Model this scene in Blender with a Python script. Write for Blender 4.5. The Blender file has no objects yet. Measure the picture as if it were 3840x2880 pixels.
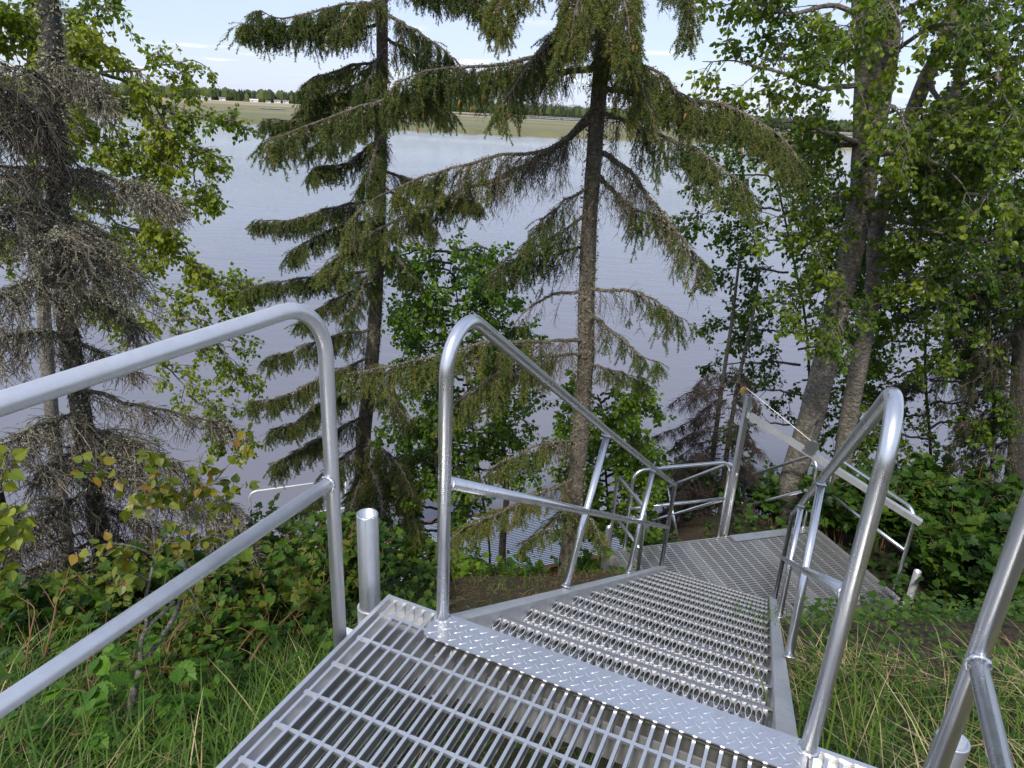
import bpy, math
import numpy as np
from mathutils import Matrix, Vector

# ------------------------------------------------------------------ scene, camera, world, sun, exposure
SC = bpy.context.scene
COL = SC.collection
rng = np.random.default_rng(11)

FPX, IW, IH = 2653.0, 3840, 2880
_d = np.array([1571 - 1920, -(8283 - 1440), -FPX], float)
_up = -_d / np.linalg.norm(_d)
_f = np.array([0, 0, -1.0]); _f = _f - _up * (_f @ _up); _f /= np.linalg.norm(_f)
ROT = np.array([np.cross(_f, _up), _f, _up])          # camera axes -> world (camera stands at the origin)

cam_data = bpy.data.cameras.new('camera')
cam_data.sensor_width = 36.0
cam_data.lens = 36.0 * FPX / IW
cam_data.clip_start = 0.05
cam_data.clip_end = 60000
cam = bpy.data.objects.new('camera', cam_data)
COL.objects.link(cam)
M4 = Matrix.Identity(4)
for i in range(3):
    for j in range(3):
        M4[i][j] = ROT[i][j]
cam.matrix_world = M4
SC.camera = cam

SUN_EL, SUN_AZ = 48.0, -158.0         # azimuth measured from +Y towards +X: the sun stands behind and left
world = bpy.data.worlds.new('World')
SC.world = world
world.use_nodes = True
wn, wl = world.node_tree.nodes, world.node_tree.links
wn.clear()
w_out = wn.new('ShaderNodeOutputWorld')
w_bg = wn.new('ShaderNodeBackground'); w_bg.inputs['Strength'].default_value = 0.105
sky = wn.new('ShaderNodeTexSky'); sky.sky_type = 'NISHITA'; sky.sun_disc = False
sky.sun_elevation = math.radians(SUN_EL); sky.sun_rotation = math.radians(SUN_AZ)
sky.air_density = 1.0; sky.dust_density = 0.6; sky.ozone_density = 1.6
tc = wn.new('ShaderNodeTexCoord')
sep = wn.new('ShaderNodeSeparateXYZ'); wl.new(tc.outputs['Generated'], sep.inputs[0])
zz = wn.new('ShaderNodeMath'); zz.operation = 'MAXIMUM'; zz.inputs[1].default_value = 0.0; wl.new(sep.outputs['Z'], zz.inputs[0])
zb = wn.new('ShaderNodeMath'); zb.operation = 'ADD'; zb.inputs[1].default_value = 0.055; wl.new(zz.outputs[0], zb.inputs[0])
dx = wn.new('ShaderNodeMath'); dx.operation = 'DIVIDE'; wl.new(sep.outputs['X'], dx.inputs[0]); wl.new(zb.outputs[0], dx.inputs[1])
dy = wn.new('ShaderNodeMath'); dy.operation = 'DIVIDE'; wl.new(sep.outputs['Y'], dy.inputs[0]); wl.new(zb.outputs[0], dy.inputs[1])
cmb = wn.new('ShaderNodeCombineXYZ'); wl.new(dx.outputs[0], cmb.inputs[0]); wl.new(dy.outputs[0], cmb.inputs[1])
def wnoise(scale, detail, rough, lo, hi, dist=0.0):
    n = wn.new('ShaderNodeTexNoise'); n.inputs['Scale'].default_value = scale; n.inputs['Detail'].default_value = detail
    n.inputs['Roughness'].default_value = rough; n.inputs['Distortion'].default_value = dist
    wl.new(cmb.outputs[0], n.inputs['Vector'])
    m = wn.new('ShaderNodeMapRange'); m.interpolation_type = 'SMOOTHSTEP'
    m.inputs['From Min'].default_value = lo; m.inputs['From Max'].default_value = hi
    wl.new(n.outputs['Fac'], m.inputs['Value'])
    return m.outputs[0]
veil = wnoise(0.22, 5, 0.55, 0.30, 0.66, 0.4)
cum = wnoise(0.75, 6, 0.55, 0.56, 0.68, 0.2)
shade = wnoise(1.6, 4, 0.6, 0.3, 0.75)
def wmix(fac, a, b, scale=None):
    m = wn.new('ShaderNodeMix'); m.data_type = 'RGBA'
    if scale is not None:
        s = wn.new('ShaderNodeMath'); s.operation = 'MULTIPLY_ADD'; s.inputs[1].default_value = scale[0]; s.inputs[2].default_value = scale[1]
        wl.new(fac, s.inputs[0]); fac = s.outputs[0]
    wl.new(fac, m.inputs[0])
    for k, v in ((6, a), (7, b)):
        if isinstance(v, tuple): m.inputs[k].default_value = (*v, 1)
        else: wl.new(v, m.inputs[k])
    return m.outputs[2]
ccol = wmix(shade, (7.2, 7.6, 8.6), (9.6, 9.7, 9.9))
c1 = wmix(veil, sky.outputs[0], (5.6, 6.4, 8.8), (0.5, 0.35))
c2 = wmix(cum, c1, ccol, (0.8, 0.0))
wl.new(c2, w_bg.inputs['Color'])
wl.new(w_bg.outputs[0], w_out.inputs[0])

sun_data = bpy.data.lights.new('sun', 'SUN')
sun_data.energy = 2.6; sun_data.angle = math.radians(7.0); sun_data.color = (1.0, 0.955, 0.88)
sun = bpy.data.objects.new('sun', sun_data); COL.objects.link(sun)
_a, _e = math.radians(SUN_AZ), math.radians(SUN_EL)
to_sun = Vector((math.sin(_a) * math.cos(_e), math.cos(_a) * math.cos(_e), math.sin(_e)))
sun.rotation_euler = to_sun.to_track_quat('Z', 'Y').to_euler()
sun.location = (-6, -10, 20)

SC.view_settings.view_transform = 'Standard'
SC.view_settings.look = 'None'
SC.view_settings.gamma = 1.0
SC.view_settings.use_curve_mapping = False
SC.view_settings.exposure = 0.4
SC.cycles.max_bounces = 6
SC.cycles.diffuse_bounces = 3
SC.cycles.glossy_bounces = 3
SC.cycles.transmission_bounces = 3
SC.cycles.use_denoising = False if False else True

# ------------------------------------------------------------------ helpers
def at(px, py, r):
    """The point r metres away (measured level) on the sight line through a pixel of the photograph."""
    v = ROT @ np.array([px - 1920, -(py - 1440), -FPX])
    return v * (r / math.hypot(v[0], v[1]))

def nrm(v):
    v = np.asarray(v, float)
    return v / np.maximum(np.linalg.norm(v, axis=-1, keepdims=True), 1e-9)

class MB:
    """Collects geometry; build() links it as ONE mesh object."""
    def __init__(s):
        s.v, s.q, s.t, s.n, s.var, s.mq, s.mt = [], [], [], 0, [], [], []
        s.poly = []
    def add(s, v, quads=None, tris=None, var=0.5, mat=0, polys=None):
        v = np.asarray(v, np.float32).reshape(-1, 3)
        if quads is not None and len(quads):
            q = np.asarray(quads, np.int64).reshape(-1, 4) + s.n; s.q.append(q); s.mq.append(np.full(len(q), mat))
        if tris is not None and len(tris):
            t = np.asarray(tris, np.int64).reshape(-1, 3) + s.n; s.t.append(t); s.mt.append(np.full(len(t), mat))
        if polys is not None:
            for p in polys: s.poly.append([i + s.n for i in p])
        s.v.append(v); s.n += len(v)
        s.var.append(np.broadcast_to(np.asarray(var, np.float32), (len(v),)))
    def mesh(s, name, mats, smooth=False):
        me = bpy.data.meshes.new(name)
        v = np.concatenate(s.v) if s.v else np.zeros((0, 3), np.float32)
        q = np.concatenate(s.q) if s.q else np.zeros((0, 4), np.int64)
        t = np.concatenate(s.t) if s.t else np.zeros((0, 3), np.int64)
        npoly = len(q) + len(t) + len(s.poly)
        loops = [q.ravel(), t.ravel()] + [np.asarray(p) for p in s.poly]
        counts = np.concatenate([np.full(len(q), 4), np.full(len(t), 3), np.asarray([len(p) for p in s.poly], int)]).astype(np.int32)
        loops = np.concatenate(loops).astype(np.int32)
        me.vertices.add(len(v)); me.vertices.foreach_set('co', v.ravel())
        me.loops.add(len(loops)); me.loops.foreach_set('vertex_index', loops)
        me.polygons.add(npoly)
        st = np.zeros(npoly, np.int32); st[1:] = np.cumsum(counts)[:-1]
        me.polygons.foreach_set('loop_start', st); me.polygons.foreach_set('loop_total', counts)
        mi = np.concatenate([np.concatenate(s.mq) if s.mq else np.zeros(0), np.concatenate(s.mt) if s.mt else np.zeros(0), np.zeros(len(s.poly))]).astype(np.int32)
        if mi.max(initial=0) > 0: me.polygons.foreach_set('material_index', mi)
        at_ = me.attributes.new('var', 'FLOAT', 'POINT'); at_.data.foreach_set('value', np.concatenate(s.var).astype(np.float32))
        me.update(calc_edges=True)
        me.validate()
        me.polygons.foreach_set('use_smooth', np.full(len(me.polygons), bool(smooth)))
        for m in (mats if isinstance(mats, (list, tuple)) else [mats]): me.materials.append(m)
        return me
    def build(s, name, mats, parent=None, smooth=False, **props):
        return link(name, s.mesh(name, mats, smooth), parent, **props)

def link(name, data, parent=None, **props):
    o = bpy.data.objects.new(name, data); COL.objects.link(o)
    if parent is not None: o.parent = parent
    for k, v in props.items(): o[k] = v
    return o

def thing(name, label, cat, group=None):
    o = bpy.data.objects.new(name, None); COL.objects.link(o)
    o['label'] = label; o['category'] = cat
    if group: o['group'] = group
    return o

def frame_box(mb, org, ax, ay, az_, lo, hi, var=0.5):
    """box in a local frame (org + ax,ay,az_), from lo to hi"""
    c = np.array([[lo[0], lo[1], lo[2]], [hi[0], lo[1], lo[2]], [hi[0], hi[1], lo[2]], [lo[0], hi[1], lo[2]],
                  [lo[0], lo[1], hi[2]], [hi[0], lo[1], hi[2]], [hi[0], hi[1], hi[2]], [lo[0], hi[1], hi[2]]])
    v = org + c[:, :1] * ax + c[:, 1:2] * ay + c[:, 2:] * az_
    mb.add(v, quads=[[0, 3, 2, 1], [4, 5, 6, 7], [0, 1, 5, 4], [1, 2, 6, 5], [2, 3, 7, 6], [3, 0, 4, 7]], var=var)

def tube(mb, pts, rad, sides=14, cap=True, var=0.5, vars_=None):
    """one tube along a polyline, parallel-transported"""
    p = np.asarray(pts, float); K = len(p)
    rad = np.broadcast_to(np.asarray(rad, float), (K,))
    tg = nrm(np.gradient(p, axis=0))
    ref = np.array([0, 0, 1.0]) if abs(tg[0][2]) < 0.9 else np.array([1.0, 0, 0])
    u = nrm(np.cross(tg[0], ref)); rings = []
    ang = np.linspace(0, 2 * math.pi, sides, endpoint=False)
    for i in range(K):
        u = nrm(u - tg[i] * (u @ tg[i])); w = np.cross(tg[i], u)
        rings.append(p[i] + rad[i] * (np.cos(ang)[:, None] * u + np.sin(ang)[:, None] * w))
    v = np.concatenate(rings)
    a = np.arange(sides); b = (a + 1) % sides
    q = np.concatenate([np.stack([a + i * sides, b + i * sides, b + (i + 1) * sides, a + (i + 1) * sides], 1) for i in range(K - 1)])
    polys = [list(range(sides))[::-1], list(range((K - 1) * sides, K * sides))] if cap else None
    mb.add(v, quads=q, var=var if vars_ is None else np.repeat(vars_, sides), polys=polys)

def mitre_tube(mb, pts, rad, sides=14, cap=True, var=0.5):
    """tube whose polyline has true corners kept at full thickness"""
    p = np.asarray(pts, float); K = len(p)
    seg = nrm(np.diff(p, axis=0))
    ref = np.array([0, 0, 1.0]) if abs(seg[0][2]) < 0.9 else np.array([1.0, 0, 0])
    u = nrm(np.cross(seg[0], ref)); w = np.cross(seg[0], u)
    ang = np.linspace(0, 2 * math.pi, sides, endpoint=False)
    ring = p[0] + rad * (np.cos(ang)[:, None] * u + np.sin(ang)[:, None] * w)
    rings = [ring]
    for i in range(1, K):
        d = seg[i - 1]
        n = nrm(seg[i - 1] + seg[i]) if i < K - 1 else seg[-1]
        tpar = ((p[i] - ring) @ n) / (d @ n)
        ring = ring + tpar[:, None] * d
        rings.append(ring)
    v = np.concatenate(rings); a = np.arange(sides); b = (a + 1) % sides
    q = np.concatenate([np.stack([a + i * sides, b + i * sides, b + (i + 1) * sides, a + (i + 1) * sides], 1) for i in range(K - 1)])
    polys = [list(range(sides))[::-1], list(range((K - 1) * sides, K * sides))] if cap else None
    mb.add(v, quads=q, var=var, polys=polys)

def fillet(pts, radii, n=9):
    """polyline with rounded corners"""
    pts = [np.asarray(p, float) for p in pts]; out = [pts[0]]
    for i in range(1, len(pts) - 1):
        r = radii[i - 1] if isinstance(radii, (list, tuple)) else radii
        a, b, c = pts[i - 1], pts[i], pts[i + 1]
        if r <= 0: out.append(b); continue
        d1, d2 = nrm(a - b), nrm(c - b)
        th = math.acos(max(-1, min(1, float(d1 @ d2))))
        tl = r / math.tan(th / 2)
        bis = nrm(d1 + d2); cen = b + bis * (r / math.sin(th / 2))
        s0, s1 = b + d1 * tl - cen, b + d2 * tl - cen
        om = math.acos(max(-1, min(1, float(nrm(s0) @ nrm(s1)))))
        for k in range(n + 1):
            f = k / n
            out.append(cen + (math.sin((1 - f) * om) * s0 + math.sin(f * om) * s1) / math.sin(om))
    out.append(pts[-1])
    return np.array(out)

def pipe_hollow(mb, base, axis, r_out, wall, L, sides=24, depth=0.25):
    """open-topped pipe with a visible wall"""
    axis = nrm(axis); ref = np.array([1.0, 0, 0]); u = nrm(np.cross(axis, ref)); w = np.cross(axis, u)
    ang = np.linspace(0, 2 * math.pi, sides, endpoint=False)
    c = np.cos(ang)[:, None] * u + np.sin(ang)[:, None] * w
    prof = [(0, r_out), (L - 0.002, r_out), (L, r_out - 0.0015), (L, r_out - wall), (L - depth, r_out - wall)]
    v = np.concatenate([base + axis * h + c * r for h, r in prof]); a = np.arange(sides); b = (a + 1) % sides
    q = np.concatenate([np.stack([a + i * sides, b + i * sides, b + (i + 1) * sides, a + (i + 1) * sides], 1) for i in range(len(prof) - 1)])
    mb.add(v, quads=q, polys=[list(range((len(prof) - 1) * sides, len(prof) * sides))])

# ------------------------------------------------------------------ materials
def mat_new(name):
    m = bpy.data.materials.new(name); m.use_nodes = True
    nt = m.node_tree; nt.nodes.clear()
    out = nt.nodes.new('ShaderNodeOutputMaterial')
    return m, nt.nodes, nt.links, out
def nd(nodes, typ, **kw):
    n = nodes.new(typ)
    for k, v in kw.items():
        if k.startswith('_'): setattr(n, k[1:], v)
        else: n.inputs[k.replace('__', ' ')].default_value = v
    return n
def noise(nodes, links, coord, scale, detail=4, rough=0.55, stretch=None, dist=0.0):
    n = nd(nodes, 'ShaderNodeTexNoise', Scale=scale, Detail=detail, Roughness=rough, Distortion=dist)
    if stretch is not None:
        mp = nd(nodes, 'ShaderNodeMapping'); mp.inputs['Scale'].default_value = stretch
        links.new(coord, mp.inputs['Vector']); coord = mp.outputs[0]
    links.new(coord, n.inputs['Vector'])
    return n.outputs['Fac']
def ramp(nodes, links, fac, stops):
    r = nodes.new('ShaderNodeValToRGB')
    el = r.color_ramp.elements
    while len(el) > 1: el.remove(el[0])
    for i, (p, c) in enumerate(stops):
        e = el[0] if i == 0 else el.new(p)
        e.position = p; e.color = (*c, 1) if len(c) == 3 else c
    links.new(fac, r.inputs[0])
    return r.outputs['Color']
def mrange(nodes, links, fac, a, b, c, d):
    m = nd(nodes, 'ShaderNodeMapRange'); m.inputs[1].default_value = a; m.inputs[2].default_value = b
    m.inputs[3].default_value = c; m.inputs[4].default_value = d
    links.new(fac, m.inputs[0]); return m.outputs[0]
def mixc(nodes, links, fac, a, b, mode='MIX'):
    m = nodes.new('ShaderNodeMix'); m.data_type = 'RGBA'; m.blend_type = mode
    for k, v in ((0, fac), (6, a), (7, b)):
        if isinstance(v, (int, float)): m.inputs[k].default_value = v
        elif isinstance(v, tuple): m.inputs[k].default_value = (*v, 1)
        else: links.new(v, m.inputs[k])
    return m.outputs[2]
def bump(nodes, links, h, strength, dist=0.01):
    b = nd(nodes, 'ShaderNodeBump', Strength=strength, Distance=dist); links.new(h, b.inputs['Height']); return b.outputs[0]

def metal(name, col, rlo, rhi, scale=60.0, stain=0.25, bmp=0.06, dull=0.0):
    m, n, l, out = mat_new(name)
    c = nd(n, 'ShaderNodeTexCoord').outputs['Object']
    big = noise(n, l, c, 7.0, 5, 0.6); fine = noise(n, l, c, scale, 4, 0.65); streak = noise(n, l, c, 30.0, 3, 0.6, (1, 1, 0.12))
    speck = noise(n, l, c, 260.0, 2, 0.5)
    p = nd(n, 'ShaderNodeBsdfPrincipled', Metallic=1.0 - dull)
    dark = tuple(x * 0.72 for x in col)
    cc = mixc(n, l, mrange(n, l, streak, 0.35, 0.75, 0, stain), col, dark)
    cc = mixc(n, l, mrange(n, l, big, 0.55, 0.75, 0, stain), cc, (0.46, 0.44, 0.40))
    cc = mixc(n, l, mrange(n, l, speck, 0.68, 0.74, 0, 0.6), cc, (0.9, 0.9, 0.9))
    l.new(cc, p.inputs['Base Color'])
    mx = n.new('ShaderNodeMath'); mx.operation = 'MULTIPLY_ADD'; l.new(fine, mx.inputs[0]); mx.inputs[1].default_value = 0.5; l.new(big, mx.inputs[2])
    l.new(mrange(n, l, mx.outputs[0], 0.4, 1.1, rlo, rhi), p.inputs['Roughness'])
    l.new(bump(n, l, fine, bmp, 0.002), p.inputs['Normal'])
    l.new(p.outputs[0], out.inputs[0]); return m
M_TUBE = metal('aluminium_tube', (0.77, 0.775, 0.78), 0.20, 0.42, 70, 0.3, 0.05, 0.06)
M_DULL = metal('weathered_aluminium', (0.80, 0.80, 0.80), 0.36, 0.60, 45, 0.35, 0.08, 0.22)
M_BAR = metal('grating_aluminium', (0.80, 0.80, 0.80), 0.30, 0.5, 50, 0.25, 0.05, 0.12)
M_PLATE = metal('tread_plate_aluminium', (0.74, 0.75, 0.77), 0.26, 0.46, 40, 0.4, 0.05, 0.12)
M_TREAD = metal('serrated_tread_aluminium', (0.50, 0.49, 0.48), 0.42, 0.62, 60, 0.45, 0.05, 0.10)
M_RIM = metal('cut_edge_aluminium', (0.86, 0.86, 0.86), 0.5, 0.65, 80, 0.0, 0.03, 0.5)
M_ZINC = metal('zinc_plated_steel', (0.62, 0.63, 0.60), 0.25, 0.45, 60, 0.3)

def simple(name, col, rough, var=0.25, scale=20, bmp=0.2, metallic=0.0):
    m, n, l, out = mat_new(name)
    c = nd(n, 'ShaderNodeTexCoord').outputs['Object']
    f = noise(n, l, c, scale, 5, 0.6)
    p = nd(n, 'ShaderNodeBsdfPrincipled', Roughness=rough, Metallic=metallic)
    l.new(ramp(n, l, f, [(0.25, tuple(x * (1 - var) for x in col)), (0.75, tuple(min(1, x * (1 + var)) for x in col))]), p.inputs['Base Color'])
    l.new(bump(n, l, f, bmp, 0.01), p.inputs['Normal'])
    l.new(p.outputs[0], out.inputs[0]); return m
M_RUST = simple('rusty_steel', (0.20, 0.075, 0.035), 0.85, 0.4, 15)
M_BLACK = simple('black_grip_and_mouth_shade', (0.02, 0.02, 0.02), 0.5, 0.2)  # rubber of the crank grip; also the painted shade in the tube mouths
M_YELLOW = simple('yellow_plastic_block', (0.35, 0.2, 0.06), 0.6)
M_HWALL = simple('white_house_paint', (0.75, 0.74, 0.72), 0.8, 0.05, 3)
M_HROOF = simple('grey_house_roof', (0.22, 0.22, 0.23), 0.8, 0.1, 3)
M_HDARK = simple('dark_house_boards', (0.12, 0.10, 0.09), 0.8, 0.1, 3)

def bark(name, light, dark, green, lichen, scale=1.0, bands=False):
    m, n, l, out = mat_new(name)
    c = nd(n, 'ShaderNodeTexCoord').outputs['Object']
    f = noise(n, l, c, 28 * scale, 6, 0.65, (1, 1, 0.45 if not bands else 2.2))
    g = noise(n, l, c, 9 * scale, 5, 0.6); k = noise(n, l, c, 34 * scale, 4, 0.7)
    col = ramp(n, l, f, [(0.33, dark), (0.52, tuple((a + b) / 2 for a, b in zip(light, dark))), (0.7, light)])
    col = mixc(n, l, mrange(n, l, g, 0.45, 0.7, 0, 0.6), col, green)
    kk = n.new('ShaderNodeMath'); kk.operation = 'MULTIPLY'; l.new(mrange(n, l, k, 0.5, 0.62, 0, 1), kk.inputs[0]); l.new(mrange(n, l, g, 0.35, 0.6, 0.15, 0.9), kk.inputs[1])
    col = mixc(n, l, kk.outputs[0], col, lichen)
    p = nd(n, 'ShaderNodeBsdfPrincipled', Roughness=0.9)
    l.new(col, p.inputs['Base Color'])
    hs = n.new('ShaderNodeMath'); hs.operation = 'ADD'; l.new(f, hs.inputs[0]); l.new(kk.outputs[0], hs.inputs[1])
    l.new(bump(n, l, hs.outputs[0], 1.0, 0.03), p.inputs['Normal'])
    l.new(p.outputs[0], out.inputs[0]); return m
M_SBARK = bark('spruce_bark', (0.33, 0.27, 0.20), (0.095, 0.072, 0.054), (0.155, 0.135, 0.08), (0.33, 0.32, 0.23), 1.3)
M_BBARK = bark('birch_bark', (0.40, 0.35, 0.29), (0.085, 0.068, 0.055), (0.15, 0.125, 0.08), (0.30, 0.29, 0.20), 0.8, True)
M_DBARK = bark('dark_bark', (0.10, 0.085, 0.07), (0.03, 0.025, 0.02), (0.06, 0.06, 0.03), (0.20, 0.21, 0.15))  # darker bark tones for the dead spruces, back birches and right-hand spruce
M_PBARK = bark('smooth_grey_bark', (0.40, 0.36, 0.31), (0.20, 0.17, 0.14), (0.27, 0.25, 0.19), (0.45, 0.45, 0.40), 1.4, True)

def attr_stops(name, stops, rough=0.6, trans=0.0, spec=0.3, tmul=1.3):
    """material coloured by the per-piece 'var' value (each leaf, needle, twig or blade its own)"""
    m, n, l, out = mat_new(name)
    a = nd(n, 'ShaderNodeAttribute', _attribute_name='var').outputs['Fac']
    col = ramp(n, l, a, stops)
    p = nd(n, 'ShaderNodeBsdfPrincipled', Roughness=rough)
    p.inputs['Specular IOR Level'].default_value = spec
    l.new(col, p.inputs['Base Color'])
    if trans > 0:
        t = nd(n, 'ShaderNodeBsdfTranslucent')
        l.new(mixc(n, l, 1.0, col, (tmul, tmul * 1.05, tmul * 0.55), 'MULTIPLY'), t.inputs['Color'])
        mx = nd(n, 'ShaderNodeMixShader', Fac=trans); l.new(p.outputs[0], mx.inputs[1]); l.new(t.outputs[0], mx.inputs[2])
        l.new(mx.outputs[0], out.inputs[0])
    else: l.new(p.outputs[0], out.inputs[0])
    return m
M_NEEDLE = attr_stops('spruce_needles', [(0.0, (0.034, 0.062, 0.014)), (0.3, (0.080, 0.125, 0.022)), (0.5, (0.130, 0.170, 0.030)), (0.65, (0.145, 0.190, 0.070)), (0.8, (0.23, 0.225, 0.032)), (1.0, (0.26, 0.19, 0.035))], 0.55, 0.2)
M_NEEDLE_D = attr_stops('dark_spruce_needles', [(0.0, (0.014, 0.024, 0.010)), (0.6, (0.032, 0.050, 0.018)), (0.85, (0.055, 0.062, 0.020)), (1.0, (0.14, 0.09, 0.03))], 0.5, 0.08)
M_TWIG = attr_stops('spruce_twigs', [(0.0, (0.035, 0.03, 0.018)), (0.5, (0.075, 0.06, 0.032)), (1.0, (0.20, 0.14, 0.07))], 0.9)
M_DEAD = attr_stops('dead_grey_twigs', [(0.0, (0.030, 0.024, 0.018)), (0.4, (0.095, 0.078, 0.058)), (0.75, (0.19, 0.16, 0.115)), (1.0, (0.30, 0.27, 0.19))], 0.95)
M_BROWN = attr_stops('dead_brown_twigs', [(0.0, (0.035, 0.026, 0.022)), (1.0, (0.12, 0.085, 0.065))], 0.95)
M_LICHEN = attr_stops('grey_lichen', [(0.0, (0.14, 0.13, 0.075)), (0.5, (0.25, 0.235, 0.15)), (1.0, (0.39, 0.375, 0.27))], 0.95)
M_CONE = attr_stops('spruce_cones', [(0.0, (0.22, 0.09, 0.03)), (1.0, (0.36, 0.19, 0.07))], 0.7)
M_POPLAR = attr_stops('young_birch_leaves', [(0.0, (0.070, 0.125, 0.010)), (0.45, (0.165, 0.235, 0.014)), (0.8, (0.25, 0.30, 0.018)), (1.0, (0.31, 0.33, 0.03))], 0.45, 0.45, 0.35)
M_BIRCH = attr_stops('birch_leaves', [(0.0, (0.034, 0.075, 0.008)), (0.5, (0.090, 0.155, 0.012)), (0.85, (0.175, 0.235, 0.014)), (1.0, (0.25, 0.30, 0.025))], 0.45, 0.42, 0.35)
M_BUSH = attr_stops('bush_leaves', [(0.0, (0.05, 0.115, 0.010)), (0.5, (0.105, 0.20, 0.014)), (1.0, (0.20, 0.30, 0.022))], 0.42, 0.36, 0.35)
M_UNDER = attr_stops('undergrowth_leaves', [(0.0, (0.022, 0.055, 0.009)), (0.5, (0.052, 0.115, 0.013)), (0.85, (0.105, 0.175, 0.018)), (1.0, (0.20, 0.21, 0.03))], 0.5, 0.34, 0.3)
M_RASP = attr_stops('raspberry_leaves', [(0.0, (0.055, 0.145, 0.014)), (1.0, (0.135, 0.27, 0.022))], 0.5, 0.36, 0.35)
M_ASPEN = attr_stops('bronze_aspen_leaves', [(0.0, (0.12, 0.17, 0.016)), (0.45, (0.22, 0.225, 0.022)), (0.75, (0.30, 0.19, 0.022)), (1.0, (0.27, 0.11, 0.022))], 0.4, 0.32, 0.4)
M_LIME = attr_stops('lime_aspen_leaves', [(0.0, (0.14, 0.20, 0.015)), (1.0, (0.27, 0.29, 0.025))], 0.4, 0.34, 0.4)
M_GRASS = attr_stops('green_grass', [(0.0, (0.030, 0.075, 0.010)), (0.6, (0.085, 0.165, 0.018)), (1.0, (0.17, 0.25, 0.030))], 0.55, 0.25)
M_STRAW = attr_stops('dry_grass', [(0.0, (0.22, 0.15, 0.06)), (0.5, (0.42, 0.32, 0.15)), (1.0, (0.60, 0.50, 0.30))], 0.8, 0.15)
M_RED = attr_stops('red_brown_stems', [(0.0, (0.13, 0.06, 0.03)), (1.0, (0.28, 0.15, 0.075))], 0.7)

# ------------------------------------------------------------------ terrain
PRO_L = np.array([[-6, -1.2], [-2, -1.35], [0, -1.5], [1, -1.62], [2, -2.12], [3, -2.68], [4, -3.18], [4.6, -3.46], [5.2, -4.05], [6, -4.8], [7, -5.7], [8, -6.35], [9, -6.8], [12, -8.2], [16, -9.0]])
PRO_R = np.array([[-6, -1.0], [-2, -1.2], [0, -1.35], [1, -1.52], [1.7, -1.86], [2.8, -2.5], [3.6, -3.2], [4.3, -3.9], [5.5, -3.98], [6.6, -4.2], [7.6, -4.9], [9, -6.2], [10, -6.85], [13, -8.2], [16, -9.0]])
def hnoise(x, y):
    return (0.05 * np.sin(2.3 * x + 0.7) * np.sin(2.9 * y + 1.1) + 0.035 * np.sin(5.3 * x + 2.1 * y) + 0.02 * np.sin(9.7 * y - 6.1 * x + 0.5))
def ground(x, y):
    x = np.asarray(x, float); y = np.asarray(y, float)
    d = y * 0.99 - x * 0.139
    a = np.interp(d, PRO_L[:, 0], PRO_L[:, 1]); b = np.interp(d, PRO_R[:, 0], PRO_R[:, 1])
    w = np.clip((x - 0.9) / 1.4, 0, 1); w = w * w * (3 - 2 * w)
    fade = np.clip((d + 1) / 2, 0.15, 1)
    return a * (1 - w) + b * w + hnoise(x, y) * fade
def slope_material():
    m, n, l, out = mat_new('forest_floor')
    c = nd(n, 'ShaderNodeTexCoord').outputs['Object']
    f = noise(n, l, c, 3.0, 6, 0.65); g = noise(n, l, c, 55, 5, 0.7, (1, 1, 1)); h = noise(n, l, c, 1.1, 4, 0.6)
    col = ramp(n, l, g, [(0.3, (0.022, 0.016, 0.010)), (0.5, (0.075, 0.048, 0.026)), (0.72, (0.19, 0.125, 0.065))])
    grn = ramp(n, l, g, [(0.3, (0.012, 0.022, 0.006)), (0.7, (0.055, 0.075, 0.018))])
    col = mixc(n, l, mrange(n, l, h, 0.42, 0.6, 0, 0.85), col, grn)
    p = nd(n, 'ShaderNodeBsdfPrincipled', Roughness=0.95)
    l.new(col, p.inputs['Base Color']); l.new(bump(n, l, g, 1.0, 0.03), p.inputs['Normal'])
    l.new(p.outputs[0], out.inputs[0]); return m
def grid_mesh(xs, ys, zf):
    X, Y = np.meshgrid(xs, ys); Z = zf(X, Y); nx, ny = len(xs), len(ys)
    v = np.stack([X, Y, Z], -1).reshape(-1, 3)
    i = np.arange((ny - 1) * nx).reshape(ny - 1, nx)[:, :-1].ravel()
    return v, np.stack([i, i + 1, i + nx + 1, i + nx], 1)
gx = np.concatenate([np.linspace(-60, -9, 26), np.linspace(-8.6, 9, 150), np.linspace(9.5, 60, 26)])
gy = np.concatenate([np.linspace(-14, -1.2, 12), np.linspace(-1, 13, 130), np.linspace(13.5, 22, 8)])
mb = MB(); v, q = grid_mesh(gx, gy, ground); mb.add(v, quads=q)
mb.build('ground', slope_material(), smooth=True, kind='structure')

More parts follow.
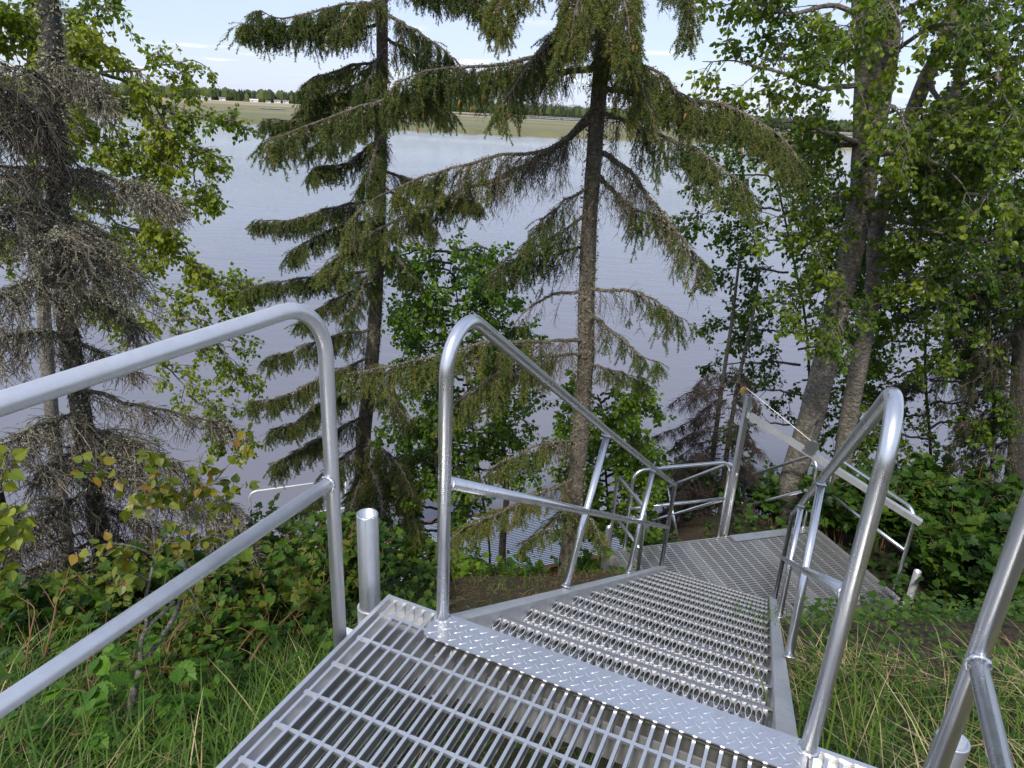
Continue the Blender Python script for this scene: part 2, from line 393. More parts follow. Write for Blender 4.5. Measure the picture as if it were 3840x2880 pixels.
WATER_Z = -6.6
def water_material():
    m, n, l, out = mat_new('river_water')
    c = nd(n, 'ShaderNodeTexCoord').outputs['Object']
    p = nd(n, 'ShaderNodeBsdfPrincipled', Roughness=0.07)
    p.inputs['Base Color'].default_value = (0.185, 0.18, 0.20, 1)
    p.inputs['IOR'].default_value = 1.33
    p.inputs['Specular IOR Level'].default_value = 0.62
    a = noise(n, l, c, 0.9, 6, 0.6, (0.55, 1.8, 1)); b = noise(n, l, c, 0.10, 4, 0.55, (0.5, 1.6, 1)); w3 = noise(n, l, c, 5.0, 3, 0.5, (0.5, 1.6, 1))
    cal = noise(n, l, c, 0.018, 3, 0.5, (0.4, 1.5, 1))
    s = n.new('ShaderNodeMath'); s.operation = 'MULTIPLY_ADD'; l.new(a, s.inputs[0]); s.inputs[1].default_value = 0.5; l.new(b, s.inputs[2])
    s2 = n.new('ShaderNodeMath'); s2.operation = 'MULTIPLY_ADD'; l.new(w3, s2.inputs[0]); s2.inputs[1].default_value = 0.16; l.new(s.outputs[0], s2.inputs[2])
    bp = nd(n, 'ShaderNodeBump', Distance=0.25); l.new(s2.outputs[0], bp.inputs['Height'])
    l.new(mrange(n, l, cal, 0.35, 0.65, 0.16, 0.42), bp.inputs['Strength'])
    l.new(bp.outputs[0], p.inputs['Normal'])
    l.new(p.outputs[0], out.inputs[0]); return m
mb = MB()
xs = np.array([-30000, -3000, -300, 0, 300, 3000, 30000.0]); ys = np.array([6, 40, 300, 3000, 30000.0])
v, q = grid_mesh(xs, ys, lambda X, Y: X * 0 + WATER_Z); mb.add(v, quads=q)
mb.build('river_water', water_material(), kind='structure')

# ------------------------------------------------------------------ far shore
def marsh_material():
    m, n, l, out = mat_new('marsh_grass')
    c = nd(n, 'ShaderNodeTexCoord').outputs['Object']
    a = noise(n, l, c, 0.012, 5, 0.6, (0.25, 1.0, 1)); b = noise(n, l, c, 0.12, 5, 0.6, (0.35, 1, 1)); f = noise(n, l, c, 0.9, 4, 0.7)
    sp = nd(n, 'ShaderNodeSeparateXYZ'); l.new(c, sp.inputs[0])
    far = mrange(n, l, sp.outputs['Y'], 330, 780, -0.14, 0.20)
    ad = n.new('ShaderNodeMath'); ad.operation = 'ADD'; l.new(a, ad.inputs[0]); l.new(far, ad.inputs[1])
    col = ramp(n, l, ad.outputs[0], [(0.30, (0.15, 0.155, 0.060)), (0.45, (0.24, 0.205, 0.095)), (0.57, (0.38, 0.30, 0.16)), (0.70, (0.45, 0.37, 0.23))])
    col = mixc(n, l, mrange(n, l, b, 0.4, 0.7, 0, 0.45), col, (0.10, 0.11, 0.045))
    col = mixc(n, l, mrange(n, l, f, 0.4, 0.7, 0, 0.3), col, (0.28, 0.24, 0.13))
    p = nd(n, 'ShaderNodeBsdfPrincipled', Roughness=0.95); l.new(col, p.inputs['Base Color'])
    l.new(p.outputs[0], out.inputs[0]); return m
def shore_d(azd):
    azd = np.asarray(azd, float)
    return np.interp(azd, [-70, -33, -24, -19, 0, 20, 33, 70], [250, 226, 217, 211, 210, 240, 292, 420]) + 2.5 * np.sin(azd * 1.9) + 1.2 * np.sin(azd * 6.3)
mb = MB()
A = np.linspace(-70, 70, 281)
rad = [-6, 0, 2.0, 6, 60, 200, 450, 740]
zz_ = [-7.4, -6.62, -5.7, -5.45, -5.5, -5.6, -5.7, -5.6]
rows = []
for dr, z in zip(rad, zz_):
    D = shore_d(A) + dr
    rows.append(np.stack([D * np.sin(np.radians(A)), D * np.cos(np.radians(A)), np.full_like(A, z) + (0.25 * np.sin(A * 9.1) if 0 < dr < 10 else 0)], 1))
v = np.concatenate(rows); nA = len(A)
i = np.arange((len(rad) - 1) * nA).reshape(-1, nA)[:, :-1].ravel()
mb.add(v, quads=np.stack([i, i + 1, i + nA + 1, i + nA], 1))
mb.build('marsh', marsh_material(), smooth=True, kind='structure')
# a side channel of the river lying in the marsh, and a bright mud bar beyond it
def band(name, mat, a0, a1, d0, d1, z, n=40, wob=6):
    m_ = MB(); aa = np.linspace(a0, a1, n); t_ = np.linspace(0, 1, n)
    taper = np.sin(np.pi * np.clip(t_, 0.02, 0.98)) ** 0.4
    mid, half = (d0 + d1) / 2, (d1 - d0) / 2
    near = mid - half * taper + wob * np.sin(aa * 2.1); far_ = mid + half * taper + wob * np.sin(aa * 1.3 + 2)
    r = np.radians(aa)
    v_ = np.concatenate([np.stack([near * np.sin(r), near * np.cos(r), near * 0 + z], 1), np.stack([far_ * np.sin(r), far_ * np.cos(r), far_ * 0 + z], 1)])
    k = np.arange(n - 1); m_.add(v_, quads=np.stack([k, k + 1, k + 1 + n, k + n], 1)); return m_.build(name, mat, kind='structure')
M_MUD = simple('pale_mud', (0.36, 0.32, 0.25), 0.9, 0.15, 0.05)
M_WATER2 = bpy.data.materials['river_water']
band('side_channel_water', M_WATER2, -6.0, 30, 560, 760, -5.25)
band('mud_bar', M_MUD, -4, 22, 765, 850, -5.2)
band('marsh_pool_water', M_WATER2, -19.5, -17.6, 395, 425, -5.25, 20, 1)

def forest_mat():
    m, n, l, out = mat_new('far_forest')
    a = nd(n, 'ShaderNodeAttribute', _attribute_name='var').outputs['Fac']
    p = nd(n, 'ShaderNodeBsdfPrincipled', Roughness=0.95)
    l.new(ramp(n, l, a, [(0, (0.016, 0.026, 0.012)), (0.55, (0.038, 0.058, 0.018)), (1, (0.095, 0.12, 0.035))]), p.inputs['Base Color'])
    l.new(p.outputs[0], out.inputs[0]); return m
def forest(name, az0, az1, d0, d1, hmin, hmax, count, base_z, seed, mat):
    r = np.random.default_rng(seed); m_ = MB()
    az_ = r.uniform(az0, az1, count); dd = d0 + (d1 - d0) * r.random(count) ** 1.5
    hh = r.uniform(hmin, hmax, count); con = r.random(count) < 0.5
    ww = np.where(con, hh * r.uniform(0.28, 0.42, count), hh * r.uniform(0.55, 0.9, count))
    var = np.where(con, r.uniform(0, 0.55, count), r.uniform(0.4, 1.0, count))
    S = 6; ang = np.linspace(0, 2 * math.pi, S, endpoint=False)
    prof_c = np.array([[0, 0.75], [0.12, 1.0], [0.55, 0.55], [1.0, 0.04]]); prof_d = np.array([[0, 0.45], [0.3, 1.0], [0.75, 0.8], [1.0, 0.12]])
    for k in range(count):
        pr = prof_c if con[k] else prof_d
        jit = 1 + 0.3 * (r.random((4, S)) - 0.5)
        rr = pr[:, 1:2] * jit * ww[k] * 0.5
        cx, cy = dd[k] * math.sin(math.radians(az_[k])), dd[k] * math.cos(math.radians(az_[k]))
        v_ = np.stack([cx + rr * np.cos(ang), cy + rr * np.sin(ang), base_z + np.broadcast_to(pr[:, :1] * hh[k], rr.shape)], -1).reshape(-1, 3)
        a_ = np.arange(S); b_ = (a_ + 1) % S
        m_.add(v_, quads=np.concatenate([np.stack([a_ + i * S, b_ + i * S, b_ + (i + 1) * S, a_ + (i + 1) * S], 1) for i in range(3)]), var=var[k])
    return m_.build(name, mat, kind='stuff', label='distant mixed forest along the far edge of the marsh', category='forest')
M_FOREST = forest_mat()
forest('far_forest', -48, 48, 915, 1250, 8.0, 15.0, 5200, -6.0, 5, M_FOREST)
def hill_mat(name, c1_, c2_, scale):
    m, n, l, out = mat_new(name)
    c = nd(n, 'ShaderNodeTexCoord').outputs['Object']; f = noise(n, l, c, scale, 5, 0.6)
    p = nd(n, 'ShaderNodeBsdfPrincipled', Roughness=0.95); l.new(ramp(n, l, f, [(0.35, c1_), (0.65, c2_)]), p.inputs['Base Color'])
    l.new(p.outputs[0], out.inputs[0]); return m
def ridge(name, dist, depth, hfun, mat, n=320):
    m_ = MB(); aa = np.linspace(-60, 60, n); r = np.radians(aa); rows_ = []
    for k, (f, hf) in enumerate(((0, 0.0), (0.35, 0.75), (0.6, 1.0), (1.0, 0.2))):
        d = dist + depth * f
        rows_.append(np.stack([d * np.sin(r), d * np.cos(r), -7 + hfun(aa) * hf], 1))
    v_ = np.concatenate(rows_); i_ = np.arange(3 * n).reshape(3, n)[:, :-1].ravel()
    m_.add(v_, quads=np.stack([i_, i_ + 1, i_ + n + 1, i_ + n], 1)); return m_.build(name, mat, smooth=True, kind='structure')
ridge('wooded_hills', 2300, 1600, lambda a: 15 + 4 * np.sin(a * 0.19 + 1) + 2.0 * np.sin(a * 0.7) + 0.8 * np.sin(a * 2.7), hill_mat('hill_forest', (0.02, 0.035, 0.016), (0.05, 0.07, 0.028), 0.02))
ridge('mountains', 15000, 4000, lambda a: 60 + 90 * np.clip(np.sin(a * 0.13 + 0.9), 0, 1) + 45 * np.abs(np.sin(a * 0.9 + 0.4)) + 25 * np.abs(np.sin(a * 2.3)), hill_mat('mountain_rock_and_snow', (0.10, 0.11, 0.13), (0.7, 0.72, 0.75), 0.003))

HOUSES = [(733, 359, 915, 9, 6, 0), (763, 360, 915, 8, 6, 0), (777, 372, 880, 11, 4.5, 0), (834, 375, 870, 9, 5, 0), (953, 382, 880, 12, 4.5, 1), (1006, 387, 850, 7, 3.2, 0), (1040, 379, 905, 10, 5, 0), (1072, 380, 905, 9, 5, 0)]
HL = ['small pale house at the left end of the far treeline', 'white cottage half hidden in the far trees just right of the leftmost house', 'white long cabin standing low before the far treeline', 'white gabled cabin standing alone on the far marsh edge',
      'white cabin joined to a dark shed on the far marsh edge', 'lowest and smallest white hut on the far marsh', 'white house among far trees near the hanging spruce bough', 'rightmost white house against the far trees beside the hanging spruce bough']
for (px, py, r, w, h, dk), lab in zip(HOUSES, HL):
    p = at(px, py, r); p[2] = -5.6
    t_ = thing('far_house', lab, 'house', 'houses along the far treeline')
    ax = nrm(np.array([p[1], -p[0], 0])); ay = np.array([-ax[1], ax[0], 0]); az_ = np.array([0, 0, 1.0])
    w *= 0.7; h *= 0.7; h2 = h * 0.62
    m_ = MB(); frame_box(m_, p, ax, ay, az_, (-w / 2, -3, 0), (w / 2, 3, h2)); m_.build('wall', M_HWALL, t_)
    m_ = MB(); v_ = [p + ax * a + ay * b + az_ * c for a, b, c in ((-w / 2 - .4, -3.4, h2 + .02), (w / 2 + .4, -3.4, h2 + .02), (w / 2 + .4, 3.4, h2 + .02), (-w / 2 - .4, 3.4, h2 + .02), (-w / 2 - .4, 0, h), (w / 2 + .4, 0, h))]
    m_.add(v_, quads=[[0, 1, 5, 4], [2, 3, 4, 5], [0, 3, 2, 1]], tris=[[0, 4, 3], [1, 2, 5]]); m_.build('roof', M_HROOF if not dk else M_HWALL, t_)
    m_ = MB()
    frame_box(m_, p, ax, ay, az_, (-w * .3, -3.05, h2 * .35), (-w * .12, -3.01, h2 * .8)); m_.build('window', M_HDARK, t_)
    if dk:
        m_ = MB(); frame_box(m_, p, ax, ay, az_, (-w / 2 - 7, -2.6, 0), (-w / 2 - 0.05, 2.6, h2)); m_.build('shed', M_HDARK, t_)

# ------------------------------------------------------------------ the aluminium stairs
_s = math.radians(23.4)
S_ = np.array([math.sin(_s), math.cos(_s), 0]); T_ = np.array([math.cos(_s), -math.sin(_s), 0]); Z_ = np.array([0, 0, 1.0])
O_ = np.array([-0.1483, 1.5411, 0.0])
def st(s, t, z): return O_ + S_ * s + T_ * t + Z_ * z
TR = 0.0167

def weld(mb_, p, axis, r, bead=0.0045):
    """a lumpy weld ring round a joint"""
    axis = nrm(axis); ref = np.array([0.3, 0.8, 0.5]); u = nrm(np.cross(axis, ref)); w = np.cross(axis, u)
    th = np.linspace(0, 2 * math.pi, 25)[:-1]
    c = p + (r + 0.001) * (np.cos(th)[:, None] * u + np.sin(th)[:, None] * w)
    c = np.concatenate([c, c[:1]]); tube(mb_, c, bead * (1 + 0.25 * np.sin(np.arange(25) * 2.1)), 6, cap=False)

def i_bar(L, w, h, ft=0.004, web=0.003):
    """grating bar: I section along +X, top at z=0"""
    P = [(-w / 2, 0), (w / 2, 0), (w / 2, -ft), (web / 2, -ft), (web / 2, -h + ft), (w * .3, -h + ft), (w * .3, -h), (-w * .3, -h), (-w * .3, -h + ft), (-web / 2, -h + ft), (-web / 2, -ft), (-w / 2, -ft)]
    m_ = MB(); n = len(P)
    v_ = np.array([(0, y, z) for y, z in P] + [(L, y, z) for y, z in P]); a = np.arange(n); b = (a + 1) % n
    m_.add(v_, quads=np.stack([a, b, b + n, a + n], 1))
    m_.add(v_, polys=[[0, 1, 2, 11], [6, 7, 8, 5], [23, 14, 13, 12], [17, 20, 19, 18]])
    return m_
def cross_bar_mesh(L, pitch):
    """twisted square rod swaged between the bars, along +X"""
    m_ = MB(); K = max(2, int(L / (pitch / 2))); x = np.linspace(0, L, K + 1)
    hw = np.where(np.arange(K + 1) % 2 == 0, 0.0052, 0.0042)
    rings = []
    for xi, r in zip(x, hw): rings.append(np.array([(xi, -r, 0), (xi, r, 0), (xi, r, -0.008), (xi, -r, -0.008)]))
    v_ = np.concatenate(rings); a = np.arange(4); b = (a + 1) % 4
    m_.add(v_, quads=np.concatenate([np.stack([a + i * 4, b + i * 4, b + (i + 1) * 4, a + (i + 1) * 4], 1) for i in range(K)]), polys=[[3, 2, 1, 0], [K * 4, K * 4 + 1, K * 4 + 2, K * 4 + 3]])
    return m_
def basis(o, org, ax, ay, az_=Z_):
    m = Matrix.Identity(4)
    for i in range(3): m[i][0], m[i][1], m[i][2], m[i][3] = ax[i], ay[i], az_[i], org[i]
    o.matrix_world = m
def grating(parent, org, along, across, n, length, pitch, w, h, mat, cross_pitch, cross0, sub=None):
    """bearing bars along `along`, rods along `across`; org is the corner"""
    me = i_bar(length, w, h).mesh('bearing_bar', mat)
    for k in range(n):
        o = link('bearing_bar', me, parent); basis(o, org + across * (k * pitch + pitch / 2), along, nrm(np.cross(Z_, along)))
    cl = n * pitch - pitch * 0.3
    mc = cross_bar_mesh(cl, pitch).mesh('cross_bar', mat)
    k = 0
    while cross0 + k * cross_pitch < length - 0.02:
        o = link('cross_bar', mc, parent); basis(o, org + along * (cross0 + k * cross_pitch) + across * pitch * 0.15 - Z_ * 0.0035, across, nrm(np.cross(Z_, across))); k += 1

# --- upper landing
LZ = -1.27
landing = thing('upper_landing', 'near grating landing with rails on both sides at the top of the stairs', 'landing')
m_ = MB()
E0, E1, SB = -0.178, 1.083, -1.75
for (lo, hi) in (((SB, E0, -0.16), (0.0, E0 + 0.011, 0.004)), ((SB, E1 - 0.011, -0.16), (0.0, E1, 0.004)),
                 ((-0.011, E0 + 0.0112, -0.16), (0.0, E1 - 0.0112, 0.0035)), ((SB, E0 + 0.0112, -0.16), (SB + 0.011, E1 - 0.0112, 0.0035))):
    frame_box(m_, st(0, 0, LZ), S_, T_, Z_, lo, hi)
m_.build('edge_frame', M_BAR, landing)
m_ = MB()   # ledges that carry the grating and joists under it
for (lo, hi) in (((SB + .012, E0 + .0115, -0.046), (-0.012, E0 + 0.052, -0.0405)), ((SB + .012, E1 - .052, -0.046), (-0.012, E1 - 0.0115, -0.0405)),
                 ((-0.06, E0 + .053, -0.046), (-0.0115, E1 - 0.053, -0.0405))):
    frame_box(m_, st(0, 0, LZ), S_, T_, Z_, lo, hi)
m_.build('ledge', M_BAR, landing)
m_ = MB()
frame_box(m_, st(0, 0, LZ), S_, T_, Z_, (-0.105, -0.02, -0.15), (-0.099, E1 - .06, -0.047)); m_.build('joist', M_DULL, landing)
m_ = MB(); frame_box(m_, st(0, 0, LZ), S_, T_, Z_, (-0.85, -0.12, -0.12), (-0.80, E1 - .06, -0.047)); m_.build('joist', M_DULL, landing)
nb = 41
grating(landing, st(-0.012, E0 + 0.0135, LZ - 0.001), -S_, T_, nb, 1.72, 0.0298, 0.0075, 0.036, M_BAR, 0.1016, 0.055)

def guard(parent, name, pts, radii, mid, sub_posts=(), r=TR, mat=M_DULL, welds=()):
    m1 = MB(); tube(m1, fillet(pts, radii, 10), r, 20); g = m1.build(name, mat, parent, smooth=True)
    if mid is not None:
        m2 = MB(); tube(m2, np.array(mid), r * 0.92, 16); m2.build('mid_rail', mat, g, smooth=True)
    for a, b in sub_posts:
        m3 = MB(); tube(m3, np.array([a, b]), r * 0.95, 16); m3.build('post', mat, g, smooth=True)
    if welds:
        for p, ax, rr in welds: m4 = MB(); weld(m4, np.asarray(p), np.asarray(ax), rr); m4.build('weld_bead', M_TUBE, g, smooth=True)
    return g
g_t, g_s = -0.203, -0.185
guard(landing, 'guard_rail', [st(g_s, g_t, -1.40), st(g_s, g_t, -0.392), st(-1.72, g_t, -0.392), st(-1.72, g_t, -1.40)], 0.125,
      [st(g_s, g_t, -0.828), st(-1.72, g_t, -0.828)], [], mat=M_DULL, welds=[(st(g_s - TR, g_t, -0.828), S_, TR * 0.95)])
g_t2 = 1.108
guard(landing, 'guard_rail', [st(-0.150, g_t2, -1.40), st(-0.150, g_t2, -0.392), st(-1.72, g_t2, -0.392), st(-1.72, g_t2, -1.40)], 0.125,
      [st(-0.150, g_t2, -0.828), st(-1.72, g_t2, -0.828)], [], mat=M_TUBE, welds=[(st(-0.150 - TR, g_t2, -0.828), S_, TR * 0.95)])
# pipe legs in their sleeves
def pipe_leg(parent, top, bottom_z, r, sleeve_top, sr, mat=M_TUBE, lug=None):
    g = MB(); b = np.array([top[0], top[1], bottom_z]); pipe_hollow(g, b, Z_, r, 0.0048, top[2] - bottom_z, 28, 0.9)
    leg = g.build('pipe_leg', mat, parent)
    leg.data.polygons.foreach_set('use_smooth', [len(p.vertices) == 4 and abs(p.normal.z) < 0.5 for p in leg.data.polygons])
    k = MB(); b = np.array([top[0], top[1], sleeve_top - 0.2])
    ang = np.linspace(0, 2 * math.pi, 28, endpoint=False); c = np.stack([np.cos(ang), np.sin(ang), ang * 0], 1)
    prof = [(0, r + 0.0012), (0, sr), (0.2, sr), (0.2, r + 0.0012)]
    v_ = np.concatenate([b + Z_ * h + c * rr for h, rr in prof]); a = np.arange(28); bb = (a + 1) % 28
    k.add(v_, quads=np.concatenate([np.stack([a + i * 28, bb + i * 28, bb + (i + 1) * 28, a + (i + 1) * 28], 1) for i in range(3)]))
    if lug is not None: frame_box(k, b, nrm(lug), nrm(np.cross(Z_, lug)), Z_, (sr - 0.004, -0.02, 0.02), (sr + 0.03, 0.02, 0.18))
    k.build('sleeve', M_DULL, parent)
    return leg
def fix_smooth(o, ang=35):
    for p in o.data.polygons: pass
pipe_leg(landing, st(0.028, -0.262, -1.048), -2.9, 0.0300, -1.358, 0.0365, lug=T_)
pipe_leg(landing, st(-0.055, 1.145, -1.085), -2.4, 0.0300, -1.43, 0.0365, lug=-T_)
m_ = MB(); frame_box(m_, st(-0.02, -0.262, -1.45), T_, S_, Z_, (-0.062, -0.012, 0.0), (-0.036, 0.012, 0.02)); m_.build('locking_bolt', M_RIM, landing)

# --- stair flight
SL = 0.588
stairs = thing('stair_flight', 'upper flight of serrated aluminium steps with two tube handrails leading down to the lower landing', 'stairs')
sdir = nrm(S_ - Z_ * SL); sup = nrm(np.cross(T_, sdir)); sup = sup if sup[2] > 0 else -sup
Ls = 3.69 * math.sqrt(1 + SL * SL)
for t0, t1, inw, wob in ((0.0, 0.047, 1, 0), (0.848, 0.895, -1, 0)):
    m_ = MB(); o = st(0.0, 0, LZ - 0.001)
    frame_box(m_, o, sdir, T_, sup, (0.0, t0, -0.006), (Ls, t1, 0.0))
    a = t0 if inw > 0 else t1 - 0.006
    frame_box(m_, o, sdir, T_, sup, (0.0, a, -0.20), (Ls, a + 0.006, -0.0062))
    frame_box(m_, o, sdir, T_, sup, (0.0, t0 + 0.0005, -0.2065), (Ls, t1 - 0.0005, -0.2005))
    a = t1 - 0.005 if inw > 0 else t0
    frame_box(m_, o, sdir, T_, sup, (0.0, a, -0.17), (Ls, a + 0.004, -0.0062))
    m_.build('stringer', M_DULL, stairs)

# tread: undulating strip punched with serrated lens openings
def tread_mesh(width):
    p, rows = 0.0272, 3
    m_ = MB(); rim = MB()
    nx = int(width / p)
    x0 = (width - nx * p) / 2
    dep, rp = 0.215, 0.066
    def surf(x, y, row_phase):
        return 0.0
    def lens(cx, cy, a, b, n=12, ph=0.0, saw=0.0):
        th = np.linspace(0, 2 * math.pi, n, endpoint=False)
        yy = np.cos(th); xx = np.sin(th)
        xw = np.sign(xx) * np.abs(xx) ** 1.35
        return np.stack([cx + a * xw, cy + b * yy], 1)
    # y: 0 at the nosing, negative towards the riser behind
    def zshape(y):
        return np.where(y > -0.018, -((y + 0.018) / 0.018) ** 2 * 0.016, 0.0)
    for r in range(rows):
        yc = -0.056 - r * rp
        for c in range(nx * 2 + 1):
            up = (c % 2 == 0)
            cx = x0 + c * p / 2
            if up and cx > width - p * 0.4: continue
            x_lo, x_hi = cx - p / 4, cx + p / 4
            y_lo, y_hi = yc - rp / 2, yc + rp / 2
            a, b = (0.0072, 0.0250) if up else (0.0052, 0.0225)
            yc2 = yc if up else yc - 0.0
            n = 12
            L_ = lens(cx, yc2, a, b, n)
            # outer cell boundary, matching angles
            th = np.linspace(0, 2 * math.pi, n, endpoint=False)
            ox = np.clip(cx + np.sin(th) * p * 0.6, x_lo, x_hi); oy = np.clip(yc + np.cos(th) * rp * 0.9, y_lo, y_hi)
            oy[0] = y_hi; oy[n // 2] = y_lo
            zl = (0.0045 if up else -0.006) * np.ones(n)
            zo = np.zeros(n)
            zl = zl + 0.35 * zshape(L_[:, 1]); zo = zo + zshape(oy)
            mid = 0.5 * (L_ + np.stack([ox, oy], 1)); zm = 0.6 * zl + 0.4 * zo
            V = np.concatenate([np.column_stack([L_, zl]), np.column_stack([mid, zm]), np.column_stack([np.stack([ox, oy], 1), zo])])
            i = np.arange(n); j = (i + 1) % n
            m_.add(V, quads=np.concatenate([np.stack([i, i + n, j + n, j], 1), np.stack([i + n, i + 2 * n, j + 2 * n, j + n], 1)]), mat=0)
            if up:      # serrated bright rim round the raised opening
                n2 = 26; L2 = lens(cx, yc2, a, b, n2)
                tooth = np.where(np.arange(n2) % 2 == 0, 0.0022, 0.0004)
                out_ = lens(cx, yc2, a + 0.0012, b + 0.0016, n2)
                z2 = 0.0047 + tooth + 0.35 * zshape(L2[:, 1])
                V2 = np.concatenate([np.column_stack([L2, z2]), np.column_stack([out_, z2 - 0.0012])  , np.column_stack([L2, z2 - 0.008])])
                i = np.arange(n2); j = (i + 1) % n2
                m_.add(V2, quads=np.concatenate([np.stack([i, i + n2, j + n2, j], 1), np.stack([i + 2 * n2, i, j, j + 2 * n2], 1)]), mat=1)
    # smooth rolled nosing and skirt
    ys = np.array([-0.023, -0.013, -0.005, 0.0, 0.001, 0.0]); zs = np.array([0.0, -0.0015, -0.005, -0.010, -0.020, -0.055])
    X = np.linspace(0, width, 2)
    V = np.array([(x, y, z) for x in X for y, z in zip(ys, zs)]); k = np.arange(5)
    m_.add(V, quads=np.stack([k, k + 1, k + 7, k + 6], 1), mat=0)
    yb = -0.056 - (rows - 0.5) * rp
    m_.add([(0, yb, 0), (width, yb, 0), (width, yb - 0.003, -0.055), (0, yb - 0.003, -0.055)], quads=[[0, 1, 2, 3]], mat=0)
    return m_.mesh('tread', [M_TREAD, M_RIM])
tw = 0.848 - 0.047 - 0.002
tm = tread_mesh(tw)
for k in range(13):
    s0 = 0.283 + 0.272 * k
    o = link('tread', tm, stairs); basis(o, st(s0, 0.048, LZ - SL * s0 - 0.012), T_, S_, Z_ * 1.0)
# basis above is left-handed in T,S -> keep true axes
for o in stairs.children:
    if o.name.startswith('tread'):
        pos = o.matrix_world.translation.copy()
        m = Matrix.Identity(4)
        for i in range(3): m[i][0], m[i][1], m[i][2], m[i][3] = T_[i], S_[i], Z_[i], pos[i]
        o.matrix_world = m

# diamond plate at the head of the flight
def plate_mesh(L, W, seed=0, pitch=0.030):
    m_ = MB(); r = 0.018
    pts = [(0, W), (L, W), (L, 0)]
    arc = [(r - r * math.sin(a), r - r * math.cos(a)) for a in np.linspace(0, math.pi / 2, 6)]
    out_ = pts + arc
    n = len(out_)
    V = [(x, y, 0.004) for x, y in out_] + [(x, y, 0.0) for x, y in out_]
    m_.add(V, polys=[list(range(n))[::-1]] if False else [list(range(n - 1, -1, -1))], quads=[[i, (i + 1) % n, (i + 1) % n + n, i + n] for i in range(n)])
    a = pitch; k = 0
    for i in range(int(L / (a * 0.5)) + 1):
        for j in range(int(W / (a * 0.5)) + 1):
            if (i + j) % 2: continue
            cx, cy = i * a * 0.5 + 0.006, j * a * 0.5 + 0.004
            d = math.radians(42 if j % 2 else -42)
            ln, wd = 0.0125, 0.0036
            if cx < 0.012 or cx > L - 0.012 or cy < 0.008 or cy > W - 0.008: continue
            c, s = math.cos(d), math.sin(d)
            P = [(-ln, 0, 0), (-ln * .4, -wd * .75, 0), (ln * .4, -wd * .75, 0), (ln, 0, 0), (ln * .4, wd * .75, 0), (-ln * .4, wd * .75, 0), (-ln * .5, 0, 0.0016), (ln * .5, 0, 0.0016)]
            V = [(cx + x * c - y * s, cy + x * s + y * c, 0.0042 + z) for x, y, z in P]
            m_.add(V, quads=[[1, 2, 7, 6], [4, 5, 6, 7]], tris=[[0, 1, 6], [5, 0, 6], [2, 3, 7], [3, 4, 7]])
    return m_
pm = plate_mesh(0.925, 0.100).mesh('nosing_plate', M_PLATE)
o = link('nosing_plate', pm, stairs); basis(o, st(-0.100, -0.012, LZ + 0.0045), T_, S_)

def stair_rail(tfun, mat, name='handrail'):
    def P(s, z): return st(s, tfun(s), z)
    top = fillet([P(-0.019, LZ + 0.002), P(-0.019, -0.392), P(1.471, -1.325), P(3.692, -2.690)], [0.103, 0.0], 12)
    m1 = MB(); r = TR
    rail = list(top)
    mitre_tube(m1, [*rail, P(3.585, -3.385)], r, 20); g = m1.build(name, mat, stairs, smooth=True)
    m2 = MB(); mitre_tube(m2, [P(-0.005, -0.862), P(1.27, -1.630), P(3.648, -3.052)], r * 0.95, 16); m2.build('mid_rail', mat, g, smooth=True)
    for (s0, z0, s1, z1) in ((1.047, -1.884, 1.471, -1.333), (2.33, -2.640, 2.690, -2.080)):
        m3 = MB(); tube(m3, np.array([P(s0, z0), P(s1, z1)]), r * 0.97, 16); m3.build('post', mat, g, smooth=True)
    beads = [(P(-0.019 + TR, -0.868), P(1, -.6) - P(0, 0), r * 0.95, 0.0045), (P(-0.019, LZ + 0.006), Z_, r * 1.02, 0.006)]
    for (s0, z0, s1, z1) in ((1.047, -1.884, 1.471, -1.333), (2.33, -2.640, 2.690, -2.080)):
        a, b = P(s0, z0), P(s1, z1); beads += [(b - nrm(b - a) * TR * 0.9, b - a, r, 0.0045), (a + nrm(b - a) * 0.004, b - a, r, 0.0045)]
    for bd_ in beads: m4 = MB(); weld(m4, *bd_); m4.build('weld_bead', M_TUBE, g, smooth=True)
    return g
stair_rail(lambda s: 0.004, M_TUBE)
stair_rail(lambda s: 0.915 - 0.034 * max(s, 0) / 3.69, M_TUBE)

# --- lower landing
LH = -3.75
BL = np.array([0.991, 5.556, 0.0]); X2 = np.array([0.96018046, 0.27938053, 0]); Y2 = np.array([-0.27938053, 0.96018046, 0])
LEN, DEP = 2.201, 1.152
def lo_(x, y, z): return BL + X2 * x + Y2 * y + Z_ * (LH + z)
low = thing('lower_landing', 'wide lower grating landing with tube guards where the stairs turn', 'landing')
m_ = MB()
for (a, b) in (((0, -DEP, -0.15), (LEN, -DEP + 0.01, 0.004)), ((0, -0.01, -0.15), (LEN, 0, 0.004)), ((0, -DEP + 0.0102, -0.15), (0.01, -0.0102, 0.0035)), ((LEN - 0.01, -DEP + 0.0102, -0.15), (LEN, -0.0102, 0.0035))):
    frame_box(m_, lo_(0, 0, 0), X2, Y2, Z_, a, b)
m_.build('edge_frame', M_BAR, low)
for xx in (0.74, 1.46):
    m_ = MB(); frame_box(m_, lo_(0, 0, 0), X2, Y2, Z_, (xx, -DEP + .011, -0.14), (xx + 0.09, -0.011, -0.045)); m_.build('joist', M_DULL, low)
grating(low, lo_(0.0115, -0.012, -0.001), X2, -Y2, 37, LEN - 0.023, 0.0304, 0.0070, 0.032, M_BAR, 0.1016, 0.06)
o = link('nosing_plate', plate_mesh(0.84, 0.105).mesh('nosing_plate', M_PLATE), low); basis(o, lo_(1.235, -0.103, 0.0045), X2, Y2)
